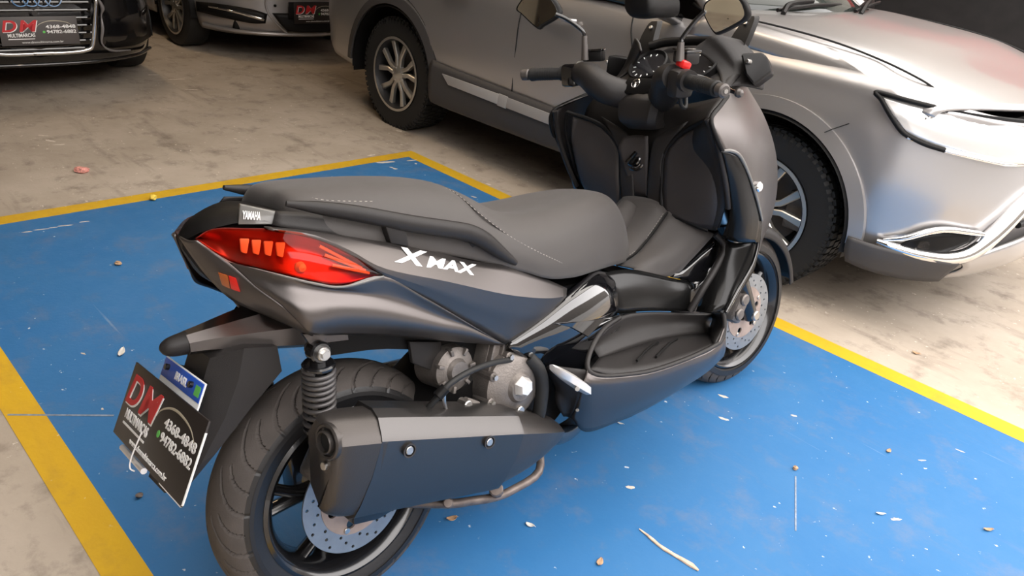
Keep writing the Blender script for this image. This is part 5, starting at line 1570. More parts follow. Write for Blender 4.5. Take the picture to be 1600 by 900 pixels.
    patch('shield_lower', [[(0.9965, -0.15, 0.536), (1.0953, -0.16, 0.573), (1.1719, -0.185, 0.6192)],
                           [(1.069, -0.17, 0.5078), (1.1244, -0.178, 0.536), (1.1703, -0.2, 0.5902)],
                           [(1.0639, -0.185, 0.4857), (1.1256, -0.195, 0.5163), (1.1646, -0.215, 0.5715)]], 'gloss', bike, nu=4, nv=3, mirror=mirror)
    patch('shield_lower_outer', [[(1.1632, -0.19, 0.631), (1.1684, -0.245, 0.6129), (1.2378, -0.275, 0.6184)],
                                 [(1.1168, -0.2, 0.5325), (1.1354, -0.25, 0.5285), (1.2141, -0.275, 0.5244)],
                                 [(1.0695, -0.19, 0.4245), (1.0472, -0.25, 0.4427), (1.09, -0.275, 0.4445)]], 'semi', bike, nu=4, nv=5, mirror=mirror)
    tube('shield_edge', [m_(p) for p in ((1.2178, -0.285, 0.6732), (1.2207, -0.285, 0.6179), (1.1939, -0.285, 0.5553), (1.1352, -0.282, 0.4978), (1.0792, -0.278, 0.4406))], 0.006, 'gloss', bike, seg=8, n=4)
    tube('shield_fold', [m_(p) for p in ((1.1424, -0.195, 0.6359), (1.1589, -0.215, 0.6007), (1.1242, -0.215, 0.5524), (1.0666, -0.21, 0.496), (1.0306, -0.195, 0.4381))], 0.010, 'plastic', bike, seg=8, n=5)

# tunnel between the knees: padded top with a raised middle, right and left flanks
TP = [[(0.86, -0.075, 0.585), (0.93, -0.078, 0.60), (1.0, -0.082, 0.645), (1.06, -0.09, 0.70)],
      [(0.865, -0.045, 0.605), (0.93, -0.05, 0.622), (1.0, -0.055, 0.668), (1.055, -0.06, 0.725)],
      [(0.865, 0.0, 0.61), (0.93, 0.0, 0.628), (1.0, 0.0, 0.675), (1.055, 0.0, 0.732)],
      [(0.865, 0.045, 0.605), (0.93, 0.05, 0.622), (1.0, 0.055, 0.668), (1.055, 0.06, 0.725)],
      [(0.86, 0.075, 0.585), (0.93, 0.078, 0.60), (1.0, 0.082, 0.645), (1.06, 0.09, 0.70)]]
tun = patch('tunnel_cover', TP, 'seat', bike, nu=4, nv=4, thick=0.006)
tube('tunnel_pad', [(0.90, 0.02, 0.622), (0.94, 0.02, 0.640), (0.99, 0.02, 0.675), (1.03, 0.02, 0.708)], [0.028, 0.036, 0.036, 0.026], 'seat', tun, seg=16, n=4, flat=1.0)
for mirror in (False, True):
    m_ = mir if mirror else (lambda p: p)
    tf_ = patch('tunnel_flank', [[(0.86, -0.078, 0.587), (0.93, -0.081, 0.602), (1.0, -0.085, 0.647), (1.06, -0.093, 0.702)],
                                 [(0.874, -0.12, 0.5823), (0.9297, -0.13, 0.593), (1.0133, -0.142, 0.6096), (1.1047, -0.15, 0.6621)],
                                 [(0.848, -0.13, 0.5848), (0.9992, -0.148, 0.5368), (1.0726, -0.165, 0.5733), (1.1516, -0.185, 0.6325)]], 'seat', tun, nu=4, nv=4, thick=0.004, mirror=mirror)
    stitch('stitching', [m_((0.88, -0.072, 0.597)), m_((0.95, -0.076, 0.615)), m_((1.0, -0.080, 0.654)), m_((1.05, -0.086, 0.70))], tun, 0.008)
    tube('flank_piping', [m_((0.87, -0.080, 0.593)), m_((0.93, -0.082, 0.607)), m_((1.0, -0.087, 0.652)), m_((1.055, -0.094, 0.70))], 0.003, 'plastic2', tun, seg=6, n=4)

# ---- leg shield facing the rider
LS = [
    [(1.1118, 0.2, 1.0199), (1.12, 0.10, 1.00), (1.14, 0.0, 0.99), (1.12, -0.10, 0.99), (1.0964, -0.235, 1.0136)],
    [(1.0816, 0.235, 0.9501), (1.10, 0.11, 0.90), (1.10, 0.0, 0.895), (1.10, -0.10, 0.90), (0.9835, -0.262, 0.9673)],
    [(1.1087, 0.245, 0.8209), (1.09, 0.11, 0.80), (1.085, 0.0, 0.80), (1.09, -0.10, 0.80), (1.0157, -0.28, 0.8859)],
    [(1.1507, 0.235, 0.695), (1.09, 0.10, 0.72), (1.085, 0.0, 0.73), (1.09, -0.10, 0.72), (1.0627, -0.275, 0.7685)],
    [(1.153, 0.2, 0.6062), (1.11, 0.09, 0.66), (1.10, 0.0, 0.68), (1.11, -0.09, 0.66), (1.1132, -0.215, 0.6556)],
]
ls = patch('leg_shield', LS, 'plastic', bike, nu=6, nv=6, thick=0.006)
# glove box lids, right and left
for mirror in (False, True):
    lid = patch('glove_box_lid', [[(1.0602, -0.12, 0.9026), (1.0526, -0.165, 0.9314), (1.0438, -0.215, 0.9545), (1.0256, -0.235, 0.9476)],
                                  [(1.0582, -0.085, 0.8589), (1.0559, -0.155, 0.8681), (1.0428, -0.228, 0.8951), (1.039, -0.25, 0.8857)],
                                  [(1.0561, -0.08, 0.7828), (1.0529, -0.16, 0.7916), (1.0491, -0.235, 0.8219), (1.0618, -0.252, 0.8167)],
                                  [(1.0616, -0.08, 0.7151), (1.0699, -0.145, 0.7076), (1.0705, -0.225, 0.7355), (1.0848, -0.25, 0.7569)],
                                  [(1.0663, -0.09, 0.701), (1.0804, -0.145, 0.6787), (1.1091, -0.195, 0.6606), (1.1153, -0.215, 0.6696)]], 'lid', bike, nu=5, nv=4, thick=0.010, mirror=mirror)
# raised frame between the lids and the middle
for mirror in (False, True):
    m_ = mir if mirror else (lambda p: p)
    tube('lid_frame', [m_(p) for p in ((1.0084, -0.24, 0.9655), (1.0465, -0.165, 0.937), (1.0555, -0.115, 0.9062), (1.0561, -0.078, 0.8587), (1.0552, -0.072, 0.7821), (1.0597, -0.075, 0.7075), (1.0796, -0.135, 0.6792), (1.111, -0.19, 0.6522))], 0.0065, 'plastic2', ls, seg=8, n=5)
    tube('lid_frame', [m_(p) for p in ((1.0084, -0.24, 0.9655), (1.0189, -0.258, 0.9128), (1.0484, -0.262, 0.8279), (1.0778, -0.26, 0.7627), (1.1173, -0.218, 0.6642))], 0.005, 'plastic2', ls, seg=8, n=5)
    patch('center_column', [[(1.0587, -0.15, 0.9516), (1.0568, -0.08, 0.9228), (1.0526, -0.045, 0.9039)], [(1.0532, -0.08, 0.8627), (1.0495, -0.055, 0.8524), (1.0528, -0.033, 0.8413)], [(1.0525, -0.074, 0.7827), (1.0525, -0.048, 0.771), (1.0552, -0.026, 0.7646)], [(1.0585, -0.078, 0.7118), (1.0575, -0.05, 0.712), (1.0562, -0.024, 0.7127)]], 'plastic', ls, nu=4, nv=4, thick=0.006, mirror=mirror)
# ignition recess with its rotary switch
ig = patch('ignition_panel', [[(1.0455, 0.055, 0.9003), (1.0533, 0.02, 0.9069), (1.05, -0.025, 0.9065)], [(1.0352, 0.065, 0.8683), (1.0454, 0.02, 0.8631), (1.054, -0.025, 0.8619)], [(1.0431, 0.05, 0.8137), (1.055, 0.02, 0.8038), (1.0589, -0.02, 0.8106)], [(1.0726, 0.04, 0.7284), (1.0706, 0.015, 0.7279), (1.0643, -0.015, 0.7362)]], 'lid', bike, nu=4, nv=4, thick=0.006)
kc = Vector((1.0657, 0.022, 0.8351))
kd = Vector((-0.93, -0.05, 0.36)).normalized()
rod('switch_ring', kc - kd * 0.01, kc + kd * 0.012, 0.034, 'gloss', ig, seg=28, bevel=0.003)
rod('switch_knob', kc + kd * 0.012, kc + kd * 0.024, 0.024, 'gloss', ig, seg=24, bevel=0.003)
kb = box_me((0.012, 0.010, 0.042), (0, 0, 0), 0.003)
kb.transform(frame(kc + kd * 0.030, kd, (0, 0.8, 0.6)))
link('switch_grip', kb, 'gloss', ig)
tube('ring_trim', [kc + kd * 0.011 + (Matrix.Rotation(t, 3, kd) @ kd.orthogonal().normalized()) * 0.024 for t in [2 * PI * k / 24 for k in range(25)]], 0.0018, 'chrome', ig, seg=6)

# ---- outer front cowl
for mirror in (False, True):
    m_ = mir if mirror else (lambda p: p)
    rows = [
        [(1.1238, -0.225, 1.0177), (1.16, -0.215, 1.03), (1.30, -0.165, 1.03), (1.42, -0.09, 1.02), (1.46, 0.0, 1.02)],
        [(0.9797, -0.268, 0.971), (1.15, -0.262, 0.95), (1.32, -0.210, 0.94), (1.48, -0.12, 0.93), (1.54, 0.0, 0.93)],
        [(1.0118, -0.288, 0.887), (1.16, -0.285, 0.86), (1.34, -0.232, 0.84), (1.54, -0.135, 0.82), (1.62, 0.0, 0.81)],
        [(1.0768, -0.295, 0.7938), (1.19, -0.288, 0.76), (1.36, -0.232, 0.73), (1.58, -0.13, 0.71), (1.68, 0.0, 0.70)],
        [(1.1393, -0.292, 0.7149), (1.23, -0.275, 0.66), (1.38, -0.215, 0.63), (1.58, -0.12, 0.61), (1.68, 0.0, 0.60)],
        [(1.199, -0.285, 0.6314), (1.27, -0.255, 0.57), (1.40, -0.19, 0.55), (1.56, -0.10, 0.54), (1.63, 0.0, 0.53)],
    ]
    fc = patch('front_cowl', rows, 'matte', bike, nu=6, nv=6, mirror=mirror, angle=50)
    # gloss boomerang along the edge of the leg shield
    rows = [
        [(1.0054, -0.29, 0.8911), (1.0279, -0.298, 0.8858), (1.0642, -0.3, 0.8734)],
        [(1.0296, -0.288, 0.846), (1.0547, -0.302, 0.8439), (1.1068, -0.305, 0.8204)],
        [(1.063, -0.28, 0.7775), (1.0856, -0.302, 0.773), (1.1537, -0.306, 0.7489)],
        [(1.0876, -0.27, 0.7124), (1.1081, -0.3, 0.7041), (1.1943, -0.304, 0.6802)],
        [(1.1038, -0.24, 0.6397), (1.1175, -0.285, 0.6334), (1.2018, -0.296, 0.6181)],
    ]
    gb = patch('shield_side_trim', rows, 'semi', bike, nu=4, nv=5, mirror=mirror)
    tube('trim_edge', [m_(p) for p in ((0.9994, -0.292, 0.892), (1.0333, -0.3, 0.8885), (1.0685, -0.303, 0.8714), (1.108, -0.308, 0.8205), (1.1554, -0.309, 0.7455), (1.1923, -0.307, 0.681))], [0.003, 0.005, 0.005, 0.004, 0.004, 0.003], 'badge', gb, seg=8, n=5)
    # narrow strip beside the glove box
    tube('shield_ridge', [m_(p) for p in ((0.9777, -0.262, 0.9709), (0.9976, -0.275, 0.9242), (1.0166, -0.28, 0.8745), (1.0496, -0.278, 0.7961), (1.0799, -0.27, 0.731))], 0.008, 'plastic', bike, seg=8, n=5)
    # headlamp in the nose, indicator
    patch('headlamp', [[m_((1.475, -0.125, 0.90)), m_((1.57, -0.05, 0.88))], [m_((1.515, -0.155, 0.80)), m_((1.655, -0.05, 0.78))], [m_((1.56, -0.14, 0.73)), m_((1.685, -0.04, 0.72))]], 'clear_lens', bike, nu=5, nv=5, thick=0.008)
    # round chrome screw cover on the cowl
    q = Vector(m_((1.1508, -0.3, 0.7813)))
    rod('cowl_fastener', q, q + Vector((0, -0.02 if not mirror else 0.02, 0)), 0.014, 'chrome', fc, seg=16, bevel=0.003)
    tube('cowl_gap', [m_(p) for p in ((1.1129, -0.232, 1.0155), (1.0478, -0.252, 0.9957), (0.9822, -0.27, 0.9709), (0.9833, -0.284, 0.9311), (1.0052, -0.292, 0.8913))], 0.006, 'plastic2', fc, seg=8, n=4)

# ---- dashboard, screen mount
dash = patch('dashboard', [[(1.11, 0.20, 1.01), (1.13, 0.10, 1.03), (1.13, 0, 1.03), (1.13, -0.10, 1.03), (1.11, -0.215, 1.01)],
                           [(1.20, 0.20, 1.06), (1.22, 0.11, 1.085), (1.22, 0, 1.085), (1.22, -0.11, 1.085), (1.20, -0.21, 1.06)],
                           [(1.30, 0.18, 1.07), (1.33, 0.10, 1.13), (1.34, 0, 1.14), (1.33, -0.10, 1.13), (1.30, -0.18, 1.07)],
                           [(1.42, 0.10, 1.02), (1.44, 0.06, 1.05), (1.45, 0, 1.06), (1.44, -0.06, 1.05), (1.42, -0.10, 1.02)]], 'plastic', bike, nu=5, nv=5, thick=0.005)
for yy in (0.085, -0.085):
    c = Vector((1.195, yy, 1.082))
    ax = Vector((-0.62, 0, 0.78)).normalized()
    link('dial', ring_me(c, ax, [(0.0005, -0.01), (0.062, -0.01), (0.062, 0.012), (0.058, 0.016), (0.053, 0.010), (0.052, 0.004)], 36), 'plastic2', dash)
    link('dial_glass', rod_me(c + ax * 0.004, c + ax * 0.008, 0.052, seg=36), 'gauge', dash)
    mes = []
    e1 = ax.orthogonal().normalized()
    e2 = ax.cross(e1)
    for k in range(11):
        t = -0.8 + k * 0.47
        dv = e1 * math.cos(t) + e2 * math.sin(t)
        mes.append(tube_me([c + ax * 0.0087 + dv * 0.040, c + ax * 0.0087 + dv * 0.048], 0.0012, 5))
    link('dial_marks', join_me(mes), 'white', dash)
# binnacle arch carrying the screen, with its two ears
for sgn in (1, -1):
    m_ = (lambda p: p) if sgn < 0 else mir
    path = [(1.262, 0.135 * sgn, 1.140), (1.28, 0.09 * sgn, 1.150), (1.285, 0.0, 1.152)]
    tube('binnacle_bar', path, 0.013, 'plastic2', dash, seg=10, n=4)
    patch('binnacle_fin', [[m_((1.1573, -0.085, 1.1304)), m_((1.1825, -0.12, 1.1056)), m_((1.1836, -0.155, 1.0705)), m_((1.1424, -0.195, 1.0354))],
                           [m_((1.1792, -0.11, 1.1523)), m_((1.2016, -0.145, 1.1178)), m_((1.2057, -0.18, 1.0777)), m_((1.1738, -0.21, 1.0352))],
                           [m_((1.195, -0.135, 1.166)), m_((1.2144, -0.17, 1.1253)), m_((1.2235, -0.2, 1.0801)), m_((1.2043, -0.222, 1.035))],
                           [m_((1.26, -0.17, 1.15)), m_((1.29, -0.20, 1.11)), m_((1.31, -0.215, 1.07)), m_((1.28, -0.235, 1.02))]], 'plastic', dash, nu=4, nv=4, thick=0.006)
    ear = loft('screen_bracket', [[Vector((x, yc * sgn, z)) + Vector((dx, dy * sgn, 0)) for dx, dy in ((-0.012, -w), (0.014, -w), (0.014, w), (-0.012, w))] for x, yc, z, w in ((1.255, 0.145, 1.10, 0.030), (1.285, 0.158, 1.155, 0.026), (1.320, 0.163, 1.200, 0.018), (1.332, 0.163, 1.212, 0.010))], 'plastic2', bike, n=3)
    rod('bracket_screw', (1.308, 0.160 * sgn, 1.190), (1.296, 0.160 * sgn, 1.196), 0.006, 'steel', ear, seg=10, bevel=0.001)
    # black side wing with its screw
    wing = prism('front_wing', [m_((1.1756, -0.225, 1.1195)), m_((1.2372, -0.25, 1.1199)), m_((1.2469, -0.262, 1.1065)), m_((1.2567, -0.272, 1.0685)), m_((1.1943, -0.258, 1.0378)), m_((1.186, -0.235, 1.0658))], (0.07, 0.03 if sgn < 0 else -0.03, -0.015), 'plastic2', bike, bevel=0.006)
    q = Vector(m_((1.1965, -0.24, 1.096)))
    rod('wing_screw', q + Vector((0.004, 0, 0)), q - Vector((0.012, 0, -0.003)), 0.006, 'steel', wing, seg=10, bevel=0.001)

# ---- handlebar
HB_L, HB_R = Vector((0.9707, 0.381, 1.073)), Vector((0.8977, -0.356, 1.046))
gl0, gl1 = HB_L, Vector((1.0209, 0.262, 1.0744))
gr0, gr1 = HB_R, Vector((0.9412, -0.222, 1.0645))


def grip(a, b, name_end):
    d = (b - a)
    L = d.length
    d = d.normalized()
    g = link('handlebar_grip', tube_me([a + d * 0.022, a + d * 0.026, a + d * 0.03, a + d * 0.05, a + d * (L - 0.012), a + d * (L - 0.010), a + d * L], [0.0165, 0.0195, 0.0195, 0.0175, 0.0175, 0.0205, 0.0205], 20, angle=30), 'rubber_dark', bike)
    ridges = [tube_me([a + d * (0.045 + 0.0075 * k), a + d * (0.0485 + 0.0075 * k)], 0.0182, 16) for k in range(int((L - 0.07) / 0.0075))]
    o = link('grip_ridges', join_me(ridges), 'rubber_dark', g)
    o['kind'] = 'stuff'
    link('bar_end', tube_me([a - d * 0.006, a - d * 0.002, a + d * 0.016, a + d * 0.02], [0.012, 0.0165, 0.0165, 0.013], 20, angle=30), 'bar_end', g)
    link('bar_end_screw', rod_me(a - d * 0.0085, a - d * 0.004, 0.006, seg=6), 'steel', g)
    return g, d


MAT['bar_end'] = pmat('grey_bar_end', (0.10, 0.09, 0.085), 0.4, metal=0.4)
gL, dL = grip(gl0, gl1, 'left')
gR, dR = grip(gr0, gr1, 'right')
# left switches
c = gl1 + dL * 0.022
M_ = frame(c, dL, (0, 0, 1))
sw = link('switch_housing', move_me(box_me((0.048, 0.066, 0.056), (0, -0.006, 0), 0.012), M_), 'gloss', bike)
link('switch_button', move_me(box_me((0.020, 0.016, 0.012), (0.002, 0.018, -0.030), 0.003), M_), 'plastic', sw)
link('switch_button', move_me(box_me((0.022, 0.012, 0.012), (0.0, -0.022, -0.030), 0.003), M_), 'plastic', sw)
link('switch_symbol', move_me(box_me((0.007, 0.002, 0.003), (0.002, 0.020, -0.037), 0.0), M_), 'white', sw)
link('horn_button', move_me(rod_me((-0.002, -0.02, -0.024), (-0.002, -0.02, -0.036), 0.008), M_), 'plastic2', sw)
link('switch_clamp', move_me(tube_me([(0.024, 0, 0), (0.034, 0, 0)], 0.034, 24), M_), 'badge', sw)
# right switches with the red stop switch
c = gr1 + dR * 0.022
M_ = frame(c, dR, (0, 0, 1))
sw = link('switch_housing', move_me(box_me((0.048, 0.070, 0.056), (0, -0.010, 0), 0.014), M_), 'plastic', bike)
link('stop_switch', move_me(box_me((0.032, 0.020, 0.028), (0.008, 0.034, 0.010), 0.006, (0.3, 0, 0.15)), M_), 'red_switch', sw)
link('switch_button', move_me(box_me((0.02, 0.014, 0.012), (0.0, -0.016, 0.030), 0.003), M_), 'plastic2', sw)
link('throttle_drum', move_me(tube_me([(-0.034, 0, 0), (-0.018, 0, 0)], 0.027, 24), M_), 'plastic', sw)
tube('throttle_cable', [M_ @ Vector(p) for p in ((-0.005, -0.04, 0.0), (0.0, -0.065, 0.01), (0.02, -0.075, 0.04), (0.05, -0.05, 0.06))], 0.005, 'rubber_dark', sw, seg=8, n=4)
# covers of the bar, from each switch to the middle
for a, yy in ((gl1 + dL * 0.05, 0.20), (gr1 + dR * 0.05, -0.17)):
    s_ = 1 if yy > 0 else -1
    pts = [a, a.lerp(Vector((1.00, 0.10 * s_, 1.04)), 0.45) + Vector((0, 0, 0.008)), Vector((1.02, 0.105 * s_, 1.035)), Vector((1.07, 0.055 * s_, 1.012)), Vector((1.10, 0.0, 1.0))]
    tube('handlebar_cover', pts, [0.032, 0.038, 0.041, 0.040, 0.036], 'plastic', bike, seg=18, n=5, flat=1.0)
cen = loft('handlebar_center', [[(x + dx, y, z) for y, dx in ((-w, 0.01), (-w * 0.8, -0.012), (0, -0.02), (w * 0.8, -0.012), (w, 0.01), (w * 0.7, 0.07), (-w * 0.7, 0.07))] for x, w, z in ((1.055, 0.045, 0.925), (1.028, 0.060, 0.950), (1.030, 0.068, 0.985), (1.038, 0.068, 1.008), (1.052, 0.060, 1.022))], 'plastic', bike, n=3, angle=40)
EP = [(1.0325, 0.05, 1.0388), (1.0574, 0.05, 1.063), (1.0498, -0.05, 1.0609), (1.0494, -0.057, 1.0444), (1.0343, -0.022, 1.0179), (1.0287, 0.04, 1.022)]
en = (Vector(EP[5]) - Vector(EP[1])).cross(Vector(EP[2]) - Vector(EP[1])).normalized()
if en.z < 0:
    en = -en
em = prism('emblem_panel', [Vector(p) - en * 0.012 for p in EP], en * 0.014, 'plastic2', bike, bevel=0.003)
ec = Vector((1.0474, 0.015, 1.0469)) + en * 0.0025
e1 = Vector((0, 1, 0))
e1 = (e1 - en * e1.dot(en)).normalized()
e2 = en.cross(e1)
tube('emblem_ring', [ec + (e1 * math.cos(t) + e2 * math.sin(t)) * 0.013 for t in [2 * PI * k / 28 for k in range(29)]], 0.0016, 'chrome', em, seg=6)
for k in range(3):
    # three crossed tuning forks inside the ring
    t = 2 * PI * k / 3 + PI / 2
    dv = e1 * math.cos(t) + e2 * math.sin(t)
    nv = en.cross(dv)
    rod('emblem_fork', ec - dv * 0.003, ec + dv * 0.012, 0.0009, 'chrome', em, seg=5)
    for s_ in (-1, 1):
        rod('emblem_fork', ec + dv * 0.003 + nv * 0.0028 * s_, ec + dv * 0.011 + nv * 0.0028 * s_, 0.0007, 'chrome', em, seg=5)
q = Vector((1.016, 0, 0.9572))
rod('center_screw', q + Vector((0.01, 0, 0)), q + Vector((-0.006, 0, -0.002)), 0.006, 'steel', cen, seg=10, bevel=0.001)
# brake levers and fluid reservoirs
for g, d, s_ in ((gl1, dL, 1), (gr1, dR, -1)):
    base = g + d * 0.02 + Vector((0.045, 0, 0.004))
    lv = tube('brake_lever', [base, base - d * 0.03 + Vector((0.018, 0, -0.002)), base - d * 0.09 + Vector((0.024, 0, -0.008)), base - d * 0.165 + Vector((0.012, 0, -0.012))], [0.009, 0.0085, 0.007, 0.0075], 'rim_black', bike, seg=10, n=5, flat=0.7)
    link('lever_ball', lathe_me([(0.0005, -0.011), (0.008, -0.008), (0.011, 0), (0.008, 0.008), (0.0005, 0.011)], 14, center=base - d * 0.17 + Vector((0.010, 0, -0.012))), 'bar_end', lv)
    rc = g + d * 0.055 + Vector((0.055, 0, 0.045))
    rs = link('fluid_reservoir', move_me(box_me((0.058, 0.042, 0.030), (0, 0, 0), 0.005), frame(rc, d, (0, 0, 1)) @ Matrix.Rotation(PI / 2, 4, 'X')), 'plastic2' if s_ > 0 else 'plastic', bike)
    link('reservoir_lid', move_me(box_me((0.062, 0.046, 0.006), (0, 0, 0.017), 0.002), frame(rc, d, (0, 0, 1)) @ Matrix.Rotation(-PI / 2, 4, 'X')), 'gloss', rs)




# mirrors: stem, arm, housing and glass
def rear_mirror(stem, glass, nrm):
    st = tube('mirror_stem', stem[:2], [0.011, 0.008], 'bar_end', bike, seg=12)
    tube('mirror_arm', stem[1:], 0.0058, 'rim_black', st, seg=12, n=4)
    G = [Vector(p) for p in glass]
    n = Vector(nrm).normalized()
    c = sum(G, Vector()) / len(G)
    ring0 = [c + (p - c) * 1.0 + n * 0.0 for p in G]
    ring1 = [c + (p - c) * 1.06 - n * 0.004 for p in G]
    ring2 = [c + (p - c) * 1.02 - n * 0.018 for p in G]
    ring3 = [c + (p - c) * 0.62 - n * 0.034 for p in G]
    loft('mirror_housing', [ring0, ring1, ring2, ring3], 'plastic2', st, n=2, ns=4, angle=50)
    link('mirror_glass', prism_me(cr([c + (p - c) * 0.93 + n * 0.0005 for p in G], 4, True), n * 0.0015), 'mirror', st)


rear_mirror([(1.0615, 0.215, 1.1102), (1.0597, 0.215, 1.1777), (1.0523, 0.218, 1.1937), (1.0254, 0.255, 1.227), (1.0042, 0.275, 1.2403)],
            [(0.9547, 0.385, 1.2599), (0.9604, 0.37, 1.2451), (0.9847, 0.335, 1.2061), (0.996, 0.325, 1.2109), (1.0162, 0.292, 1.2304), (1.0282, 0.285, 1.2493), (1.0155, 0.3, 1.2832), (0.9969, 0.325, 1.3054), (0.9746, 0.355, 1.3072), (0.967, 0.375, 1.284)], (-0.97, -0.12, 0.06))
rear_mirror([(0.9507, -0.195, 1.1092), (0.9539, -0.195, 1.154), (0.9584, -0.197, 1.1658), (0.9708, -0.222, 1.2014), (0.9829, -0.24, 1.2223)],
            [(0.9847, -0.235, 1.2269), (0.9849, -0.243, 1.2047), (0.9861, -0.265, 1.1748), (0.9907, -0.278, 1.1729), (1.0018, -0.315, 1.1901), (1.0065, -0.335, 1.2034), (1.0024, -0.338, 1.2216), (0.991, -0.325, 1.2488), (0.9839, -0.285, 1.2568), (0.9831, -0.246, 1.245)], (-0.97, 0.12, 0.06))



# ------------------------------------------------------------------ litter on the floor
def leaf_me(length, width, curl, seed):
    rnd = random.Random(seed)
    rows = []
    for i in range(7):
        t = i / 6
        w = width * (math.sin(PI * (0.06 + 0.9 * t)) ** 0.8) * 0.5
        x = (t - 0.5) * length
        lift = curl * (2 * t - 1) ** 2
        rows.append([(x, -w, lift + curl * 0.7 + rnd.uniform(0, 0.001)), (x + rnd.uniform(-1, 1) * 0.001, 0, lift + 0.0006), (x, w, lift + curl * 0.5 + rnd.uniform(0, 0.001))])
    me = patch_me(rows, 3, 2)
    return me


def leaf(label, p, length, width, curl, ang, mat, seed, group='dry leaves on the floor'):
    o = link('dry_leaf', leaf_me(length, width, curl, seed), mat)
    o.location = (p[0], p[1], 0.0024)
    o.rotation_euler = (0, 0, ang)
    s = o.modifiers.new('thickness', 'SOLIDIFY')
    s.thickness, s.offset = 0.0006, 1
    stem = tube('leaf_stem', [(length * 0.45, 0, curl * 0.9 + 0.0012), (length * 0.66, width * 0.05, 0.0015)], 0.0006, mat, o, seg=5)
    return tag(o, label, 'leaf', group)


leaf('pale dry leaf on the blue floor left of the dealer plate', (1.2457, -2.1026, 0), 0.052, 0.020, 0.004, 2.6, 'leaf_pale', 1)
leaf('curled brown dry leaf on the blue floor at the lower right', (3.4246, -0.5789, 0), 0.030, 0.012, 0.004, 0.9, 'leaf_dry', 2)
leaf('small tan leaf in the blue bay near the right yellow line', (3.0911, -0.4506, 0), 0.022, 0.013, 0.003, 1.6, 'leaf_dry', 3)
leaf('brown leaf on bare concrete in front of the SUV', (2.8981, 0.3042, 0), 0.030, 0.018, 0.004, 0.2, 'leaf_dry', 4)
leaf('yellowish dry leaf at the bottom edge of the photo', (2.81, -1.5481, 0), 0.026, 0.016, 0.003, 2.0, 'leaf_dry', 5)
leaf('pale tan leaf on the blue floor below the footboard', (2.613, -1.5958, 0), 0.024, 0.014, 0.003, 0.4, 'leaf_pale', 6)
leaf('tan leaf under the muffler beside the rear wheel', (2.4718, -1.7406, 0), 0.028, 0.018, 0.004, 1.2, 'leaf_dry', 7)
leaf('pale dry leaf beside scraped paint at the right', (3.1963, -0.7716, 0), 0.026, 0.010, 0.003, 0.8, 'leaf_pale', 8)
leaf('small tan leaf below the side skirt', (2.4765, -1.0514, 0), 0.020, 0.008, 0.002, 0.5, 'leaf_pale', 9)


def crumple_me(r, seed, squash=0.5):
    rnd = random.Random(seed)
    bm = bmesh.new()
    bmesh.ops.create_icosphere(bm, subdivisions=2, radius=r)
    for v in bm.verts:
        v.co *= rnd.uniform(0.7, 1.2)
        v.co.z *= squash
    z0 = min(v.co.z for v in bm.verts)
    for v in bm.verts:
        v.co.z -= z0
    me = bpy.data.meshes.new('shape')
    bm.to_mesh(me)
    bm.free()
    return me


def bit(name, label, cat, p, r, mat, seed, sq=0.5, sx=1.0, ang=0.0, z=0.0012):
    me = crumple_me(r, seed, sq)
    me.transform(Matrix.Diagonal((sx, 1, 1, 1)))
    o = link(name, me, mat)
    o.location = (p[0], p[1], z)
    o.rotation_euler = (0, 0, ang)
    return tag(o, label, cat)


bit('paper_scrap', 'crumpled pink and yellow paper scrap on the concrete', 'paper', (-0.5087, -1.6456, 0), 0.030, 'paper_pink', 11, 0.45, 1.5, 0.4, 0.0)
bit('plastic_scrap', 'small yellow plastic scrap by the far yellow line', 'scrap', (0.0108, -1.503, 0), 0.018, 'yellow_plastic', 12, 0.8, 1.0, 0.0)
bit('seed_pod', 'dark seed pod on the blue floor at the left', 'seed pod', (0.6072, -1.8792, 0), 0.011, 'leaf_dry', 13, 0.7, 1.5, 0.3)
bit('pebble', 'brown pebble on the blue floor at the right', 'stone', (2.9432, -0.7904, 0), 0.008, 'leaf_dry', 14, 0.8)
bit('mud_lump', 'dark lump of dirt on the blue floor below the dealer plate', 'dirt', (1.9328, -2.3128, 0), 0.009, 'stand', 15, 0.6)

# long pale splinter of wood
a, b = Vector((2.8009, -1.3803, 0)), Vector((2.9814, -1.3747, 0))
pts = [a.lerp(b, t) + Vector((0.004 * math.sin(t * 9), 0.004 * math.cos(t * 7), 0.0035)) for t in [k / 8 for k in range(9)]]
o = link('wood_splinter', tube_me(pts, [0.0012, 0.0024, 0.0035, 0.003, 0.0038, 0.0032, 0.0042, 0.005, 0.002], 7, flat=1.5), 'wood')
tag(o, 'long pale wood splinter on the blue floor at the bottom', 'splinter')

# places where the paint has come off, and the floor joints
def bare(name, p, rx, ry, ang, seed, mat='bare', z0=0.0012):
    rnd = random.Random(seed)
    n = 14
    poly = []
    for k in range(n):
        t = 2 * PI * k / n
        r = rnd.uniform(0.6, 1.15)
        x, y = rx * r * math.cos(t), ry * r * math.sin(t)
        poly.append((p[0] + x * math.cos(ang) - y * math.sin(ang), p[1] + x * math.sin(ang) + y * math.cos(ang), z0))
    o = link(name, prism_me(poly, (0, 0, 0.0009)), mat)
    return structure(o)


